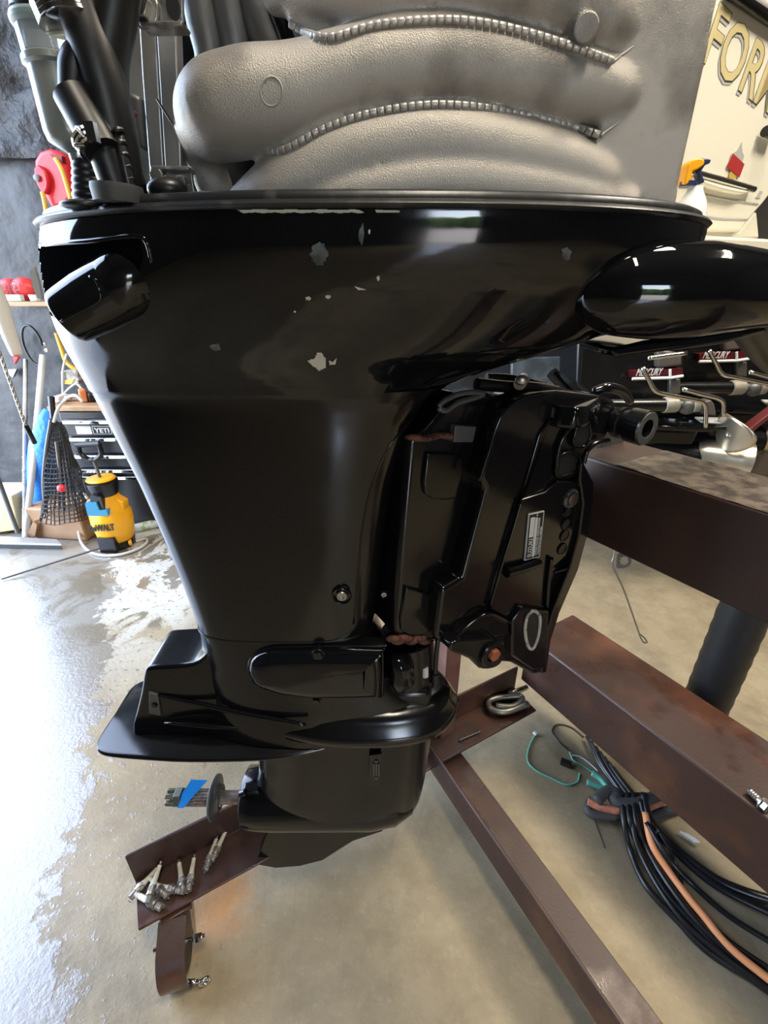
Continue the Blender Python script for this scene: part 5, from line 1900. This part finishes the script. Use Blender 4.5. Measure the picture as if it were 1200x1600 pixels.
# shelf with red bags
sh = thing('wall_shelf', 'wooden wall shelf carrying the red bags', 'shelf', W(38, 475, 2.7))
bm = box(NB(), ((W(2, 474, 2.6).x + W(90, 474, 2.6).x) / 2, YB - .13, W(40, 475, 2.6).z), (W(90, 474, 2.6).x - W(-40, 474, 2.6).x, .26, .022))
obj('shelf_board', bm, M_WOOD, sh, bevel=.003)
zsh = W(40, 475, 2.6).z + .013
for i, (a, b, w, h_) in enumerate(((12, 448, .13, .11), (34, 447, .13, .115))):
    P = W(a, b, 2.66)
    bm = NB()
    ell(bm, (P.x, 2.68, zsh + h_ / 2), (w / 2 - .004, .06, h_ / 2), 20, 10)
    rb = obj('red_bag', bm, M_REDB, None, smooth=180)
    tag(rb, ['crumpled red printed bag at the left end of the wall shelf', 'crumpled red printed bag in the middle of the wall shelf'][i], 'bag')
    for jx, wd in enumerate(('DO', 'NOT')):
        t_ = text('bag_lettering', wd, .034, M_TXTB, rb, (P.x - .008 + jx * .03 - .02, 2.612 + abs(jx - .3) * .006, zsh + .025), (0, 0, 1), (-1, 0, 0), .0015)
for i, (a, w, m_, lab) in enumerate(((21, .055, M_LGREY, 'small white packet on the shelf in front of the red bags'), (51, .04, M_TXTW, 'small white tub at the right end of the wall shelf'))):
    P = W(a, 468, 2.58)
    bm = NB()
    if i == 0:
        box(bm, (P.x, 2.595, zsh + .016), (w * 1.4, .03, .03))
    else:
        lathe(bm, (P.x, 2.60, zsh + .001), (0, 0, 1), [(0, .022), (.028, .026), (.03, .026)], 18)
    tag(obj('packet' if i == 0 else 'tub', bm, m_, None, bevel=.003), lab, 'packet' if i == 0 else 'tub')
# red hose reel high on the wall
reel = thing('hose_reel', 'red plastic hose reel with yellow hose hung on the black wall', 'hose reel', W(82, 300, 2.68))
k = 2.70
bm = prism(NB(), [W(a, b, k) for a, b in ((52, 250), (60, 236), (75, 231), (97, 237), (102, 262), (112, 312), (100, 323), (80, 327), (66, 300), (54, 280))], (0, .195, 0))
obj('reel_case', bm, M_RED, reel, bevel=.02, seg=3)
bm = prism(NB(), [W(a, b, k - .03) for a, b in rounded([(52, 262), (60, 257), (70, 268), (75, 286), (72, 300), (66, 302), (56, 285)], 3)], (0, .05, 0))
hubo = obj('reel_drum', bm, mat('dark_red', (.55, .02, .035), .35), reel, bevel=.008)
bm = NB()
lathe(bm, W(58, 278, k - .035), (0, -1, 0), [(0, .015), (.006, .015), (.008, .009), (.008, 0)], 18)
obj('reel_hub', bm, M_CASTD, hubo)
bm = prism(NB(), [W(a, b, k - .012) for a, b in ((77, 240), (96, 243), (98, 254), (86, 252), (82, 247))], (0, .03, 0))
obj('hose_slot', bm, mat('deep_red', (.16, .01, .012), .5), reel)
for pts in ([(86, 247), (95, 262), (103, 285), (111, 314)], [(66, 300), (69, 312), (72, 332), (73, 360)]):
    bm = NB()
    tube(bm, [W(a, b, k - .03) for a, b in pts], .010, 10, 4)
    obj('air_hose', bm, M_HOSEY, reel, smooth=180)
# pump sprayer
SP = Wz(187, 851, 0.0)
zy = lambda py: W(172, py, SP.y).z
ps = thing('pump_sprayer', 'yellow pump sprayer with black top and grey hose on the floor', 'sprayer', SP)
r0 = (W(205, 810, SP.y).x - W(140, 810, SP.y).x) / 2 * .92
zt1 = zy(766)
bm = NB()
lathe(bm, (SP.x, SP.y, 0), (0, 0, 1), [(.035, r0 * .72), (.05, r0 * .80), (.09, r0 * .90), (.16, r0), (.21, r0 * .98), (.26, r0 * .80), (.31, r0 * .62), (.35, r0 * .52), (zt1, r0 * .46)], 32)
obj('tank', bm, M_YEL, ps, smooth=60)
bm = NB()
lathe(bm, (SP.x, SP.y, 0), (0, 0, 1), [(0, r0 * .70), (0.01, r0 * .80), (.05, r0 * .83), (.052, r0 * .7)], 32)
box(bm, (SP.x, SP.y - r0 * .78, .055), (.09, .05, .09))
obj('tank_base', bm, M_BLKBOLT, ps, smooth=40)
bm = NB()
lathe(bm, (SP.x, SP.y, zt1), (0, 0, 1), [(-.06, r0 * .46), (-.02, r0 * .60), (0, r0 * .66), (.03, r0 * .72), (.055, r0 * .74), (.06, r0 * .66)], 28)
box(bm, (SP.x - .0, SP.y - r0 * .55, zt1 - .05), (.06, .06, .10))
obj('sprayer_collar', bm, M_BLKBOLT, ps, smooth=40)
bm = NB()
lathe(bm, (SP.x, SP.y, zt1 + .06), (0, 0, 1), [(0, r0 * .60), (.008, r0 * .68), (.016, r0 * .60)], 28)
obj('yellow_ring', bm, M_YEL, ps, smooth=40)
for s in (-1, 1):
    bm = prism(NB(), [Vector((SP.x + s * r0 * .55, SP.y - .03, zt1 - .03)), Vector((SP.x + s * r0 * .95, SP.y - .03, zt1 - .06)), Vector((SP.x + s * r0 * .92, SP.y - .03, zt1 - .10)), Vector((SP.x + s * r0 * .60, SP.y - .03, zt1 - .15))], (0, .06, 0))
    obj('shoulder_lug', bm, M_YEL, ps, bevel=.006)
zt2 = zy(692) - .19
bm = NB()
cyl(bm, (SP.x, SP.y, zt1 + .04), (SP.x - .01, SP.y, zt2 + .10), .008)
obj('pump_rod', bm, M_CASTD, ps)
bm = NB()
hx = SP.x - .015
tube(bm, [(hx - .055, SP.y, zt2 + .18), (hx - .055, SP.y, zt2 + .13), (hx - .02, SP.y, zt2 + .10), (hx, SP.y, zt2 + .10), (hx + .02, SP.y, zt2 + .10), (hx + .055, SP.y, zt2 + .13), (hx + .055, SP.y, zt2 + .18)], .013, 12, 5)
cyl(bm, (hx - .062, SP.y, zt2 + .18), (hx + .062, SP.y, zt2 + .185), .016)
obj('pump_handle', bm, M_BLKBOLT, ps, smooth=60)
bm = prism(NB(), [Vector((SP.x + a, SP.y - r0 * .94, .262 + b)) for a, b in ((-.055, .045), (.005, .05), (.010, .005), (.05, .005), (.05, -.028), (-.06, -.028))], (0, .05, 0))
obj('blue_decal', bm, mat('decal_blue', (.03, .22, .36), .4), ps)
text('sprayer_lettering', 'DeWALT', .052, M_TXTB, ps, (SP.x - r0 * .66, SP.y - r0 * 1.04, .145), (1, 0, .06), (0, 0, 1), .002, bold=.0018, width=r0 * 1.32)
bm = NB()
tube(bm, [Wp(136, 778, SP, Vector((0, 1, 0))), Wz(126, 765, .30), Wz(121, 785, .22), Wz(123, 830, .06), Wz(130, 852, .01), Wz(150, 866, .009), Wz(185, 867, .009), Wz(215, 858, .009), Wz(229, 848, .009), Wz(227, 842, .009), Wz(212, 846, .009)], .008, 10, 6)
obj('sprayer_hose', bm, M_LGREY, ps, smooth=180)
bm = NB()
cyl(bm, Wz(162, 853, .035), Wz(202, 847, .03), .016, .018, 14)
obj('wand_grip', bm, M_BLKBOLT, ps)
bm = NB()
cyl(bm, Wz(161, 855, .035), Wz(171, 850, .036), .021, .021, 14)
cyl(bm, Wz(201, 848, .03), Wz(206, 847, .03), .019, .019, 14)
obj('grip_ring', bm, M_YEL, ps)
bm = NB()
cyl(bm, Wz(161, 855, .035), Wz(2, 905, .008), .006, .005, 10)
obj('wand', bm, M_CASTD, ps)
# cardboard box under the net
CB = Wz(100, 842, 0)
cb = thing('cardboard_box', 'crumpled brown cardboard box under the black net', 'box', CB)
bm = NB()
R = Matrix.Rotation(-.10, 3, 'Z')
zc_ = W(100, 795, CB.y).z
wx = W(143, 820, CB.y).x - W(54, 820, CB.y).x
box(bm, (CB.x, CB.y + .12, zc_ / 2), (wx, .26, zc_), R)
obj('box_body', bm, M_CARD, cb, bevel=.01)
bm = prism(NB(), [W(a, b, CB.y - .03) for a, b in ((42, 835), (52, 815), (58, 820), (55, 838), (46, 846))], (0, .03, 0))
obj('box_flap', bm, M_CARD, cb, bevel=.002)
# black landing net draped over it
net = thing('landing_net', 'black knotted landing net hanging against the wall beside the blue tarp', 'net', W(96, 790, 2.3))
bm = NB()
G = []
NRn, NCn = 22, 30
for i in range(NRn + 1):
    t = i / NRn
    cx_ = 90 + 12 * t
    cy_ = 660 + 150 * t
    hw = 4 + 34 * t ** 0.8
    row = []
    for j in range(NCn):
        a = 2 * math.pi * j / NCn
        wob = 1 + .22 * noise.noise(Vector((math.cos(a) * 2, math.sin(a) * 2, t * 5)))
        P = W(cx_, cy_ + 5 * noise.noise(Vector((a, t * 4, 2))), 2.32)
        rr = hw / FPX * 2.5 * wob
        row.append(bm.verts.new((P.x + rr * math.cos(a), P.y + rr * .55 * math.sin(a), P.z)))
    G.append(row)
for i in range(NRn):
    for j in range(NCn):
        bm.faces.new((G[i][j], G[i][(j + 1) % NCn], G[i + 1][(j + 1) % NCn], G[i + 1][j]))
o = obj('net_mesh', bm, M_NET, net, mods=[('WIREFRAME', dict(thickness=.0075, use_replace=True))], smooth=0)
o['kind'] = 'stuff'
bm = NB()
tube(bm, [W(80, 655, 2.3), W(72, 705, 2.3), W(68, 755, 2.3), W(72, 800, 2.3)], .010, 8, 5)
tube(bm, [W(88, 690, 2.28), W(94, 740, 2.28), W(100, 800, 2.28)], .008, 8, 5)
obj('net_hoop', bm, M_CASTD, net)
bm = NB()
cyl(bm, W(80, 620, 2.42), W(84, 665, 2.36), .016, .014, 12)
obj('net_handle', bm, M_BLKBOLT, net)
bm = NB()
tube(bm, [W(84, 660, 2.28), W(90, 640, 2.3), W(99, 628, 2.36)], .007, 8, 5)
obj('net_cord', bm, M_LGREY, net)
bm = NB()
ell(bm, W(96, 763, 2.18), (.02, .02, .02), 12, 8)
obj('red_tag', bm, M_RED, net)
# blue rolled tarp
bm = NB()
tube(bm, [W(73, 640, 2.62), W(70, 660, 2.58), W(66, 700, 2.56), W(60, 750, 2.53), W(54, 800, 2.50), W(50, 826, 2.48)], [.02, .048, .075, .075, .06, .05], 18, 6, sy=.7)
o = obj('blue_tarp', bm, M_BLUE, None, smooth=180)
tag(o, 'bright blue rolled tarp leaning on the black wall', 'tarp')
# poles and squeegee
for i, (pts, r, m_, nm, lab) in enumerate((
        ([W(40, 562, YB - .02), W(39, 700, 2.55), Wz(38, 836, 0.012)], .011, M_ALU, 'thin_pole', 'thinner aluminium pole leaning on the black wall'),
        ([W(67, 556, YB - .02), W(58, 660, 2.58), Wz(40, 842, 0.02)], .017, M_LGREY, 'broom_pole', 'thicker pale pole leaning on the wall left of the blue tarp'))):
    bm = NB()
    tube(bm, pts, r, 12, 1)
    if i == 0:
        for q in range(5):
            P = pts[1].lerp(pts[2], .1 + .15 * q)
            cyl(bm, P + Vector((0, 0, -.006)), P + Vector((0, 0, .006)), .014, None, 10)
    o = obj(nm, bm, m_, None, smooth=60)
    tag(o, lab, 'pole')
sq = thing('floor_squeegee', 'long floor squeegee with a metal blade lying on the wet floor', 'squeegee', Wz(40, 850, 0))
bm = prism(NB(), [Wz(a, b, .035) for a, b in ((-40, 838), (90, 845), (97, 853), (-40, 850))], (0, 0, .012))
obj('blade_holder', bm, mat('dull_metal', (.36, .35, .33), .4, .5), sq, bevel=.002)
bm = prism(NB(), [Wz(a, b, .002) for a, b in ((-40, 853), (97, 856), (97, 858), (-40, 855))], (0, 0, .034))
obj('rubber_blade', bm, M_DARK, sq)
# white rolled tube on the far left, chain, tan crate, small wall things
bm = NB()
tube(bm, [W(-25, 420, 2.3), W(0, 478, 2.3), W(14, 520, 2.3), W(26, 552, 2.3), W(30, 558, 2.3)], [.05, .05, .045, .035, .01], 14, 5, sy=.5)
o = thing('white_sleeve', 'white fabric sleeve with a red tip hanging at the far left', 'sleeve', W(15, 520, 2.3))
obj('sleeve_body', bm, mat('white_fabric', (.72, .70, .66), .6), o, smooth=180)
bm = prism(NB(), [W(a, b, 2.27) for a, b in ((20, 556), (28, 558), (22, 569))], (0, .02, 0))
obj('red_tip', bm, M_RED, o)
ch = thing('hanging_chain', 'grey steel chain hanging in front of the two poles', 'chain', W(22, 620, 2.2))
P0, P1 = W(-2, 548, 2.2), W(40, 665, 2.2)
n = 26
for i in range(n):
    c = P0.lerp(P1, (i + .5) / n)
    d = (P1 - P0).normalized()
    s_ = Vector((0, 1, 0)) if i % 2 else d.cross(Vector((0, 1, 0))).normalized()
    L_ = (P1 - P0).length / n * .72
    bm = NB()
    ringp = [c + d * (L_ * math.cos(a)) + s_ * (L_ * .55 * math.sin(a)) for a in [2 * math.pi * q / 12 for q in range(13)]]
    tube(bm, ringp, .0042, 6, 1)
    obj('chain_link', bm, M_BOLT, ch, smooth=180)
bm = NB()
tube(bm, [W(40, 665, 2.2), W(46, 676, 2.2), W(54, 692, 2.22)], .012, 8, 4)
obj('chain_hook', bm, M_BLKBOLT, ch)
CR = Wz(14, 836, 0)
bm = NB()
prism(bm, [W(a, b, CR.y) for a, b in ((-40, 775), (18, 775), (30, 828), (-40, 838))], (0, .22, 0))
o = obj('tan_crate', bm, M_TAN, None, bevel=.006)
tag(o, 'tan plastic crate at the far left by the poles', 'crate')
bm = NB()
cyl(bm, W(-8, 735, 2.32), W(28, 832, 2.30), .012, None, 10)
o = obj('grey_rod', bm, M_CASTD, None)
tag(o, 'dark grey rod leaning in front of the tan crate', 'rod')
wbk = prism(NB(), [W(a, b, YB - .01) for a, b in ((12, 577), (26, 577), (20, 590), (12, 586))], (0, .02, 0))
o = obj('wall_bracket', wbk, M_ALU, None, bevel=.002)
tag(o, 'small grey triangular bracket on the wall behind the chain', 'bracket')
bm = NB()
c = W(52, 540, YB - .03)
tube(bm, [c + Vector((.055 * math.cos(a), 0, .11 * math.sin(a))) for a in [2 * math.pi * q / 20 for q in range(17)]], .007, 8, 1)
o = obj('wall_cable_loop', bm, M_CABLE, None, smooth=180)
tag(o, 'loop of black cable hung on the wall between the poles', 'cable')
for i, (a, b) in enumerate(((69, 537), (73, 547))):
    bm = NB()
    ell(bm, W(a, b, YB - .02), (.012, .012, .012), 12, 8)
    o = obj('screw_head', bm, M_TXTW, None)
    tag(o, ['upper small white screw head on the wall above the thick pole', 'lower small white screw head on the wall above the thick pole'][i], 'screw', 'white screws in the wall')
# white tube on the floor by the wall, with green print
bt = thing('white_tube', 'white tube with green print lying on the floor right of the sprayer', 'tube', Wz(235, 820, 0))
A, Bq = Wz(208, 826, .0265), Wz(262, 814, .0265)
bm = NB()
lathe(bm, A, Bq - A, [(0, .015), (.01, .026), (.22, .026), ((Bq - A).length, .022)], 18)
obj('tube_body', bm, mat('white_plastic', (.62, .64, .60), .4), bt, smooth=50)
bm = NB()
A2, B2 = A.lerp(Bq, .22), A.lerp(Bq, .6)
cyl(bm, A2, B2, .0268, None, 18)
obj('tube_print', bm, mat('green_print', (.32, .45, .20), .45, var=((.62, .64, .6), 40, .45, .5)), bt, smooth=50)
bm = NB()
cyl(bm, Wz(203, 827, .027), Wz(209, 825, .0265), .018)
obj('tube_cap', bm, M_BLKBOLT, bt)
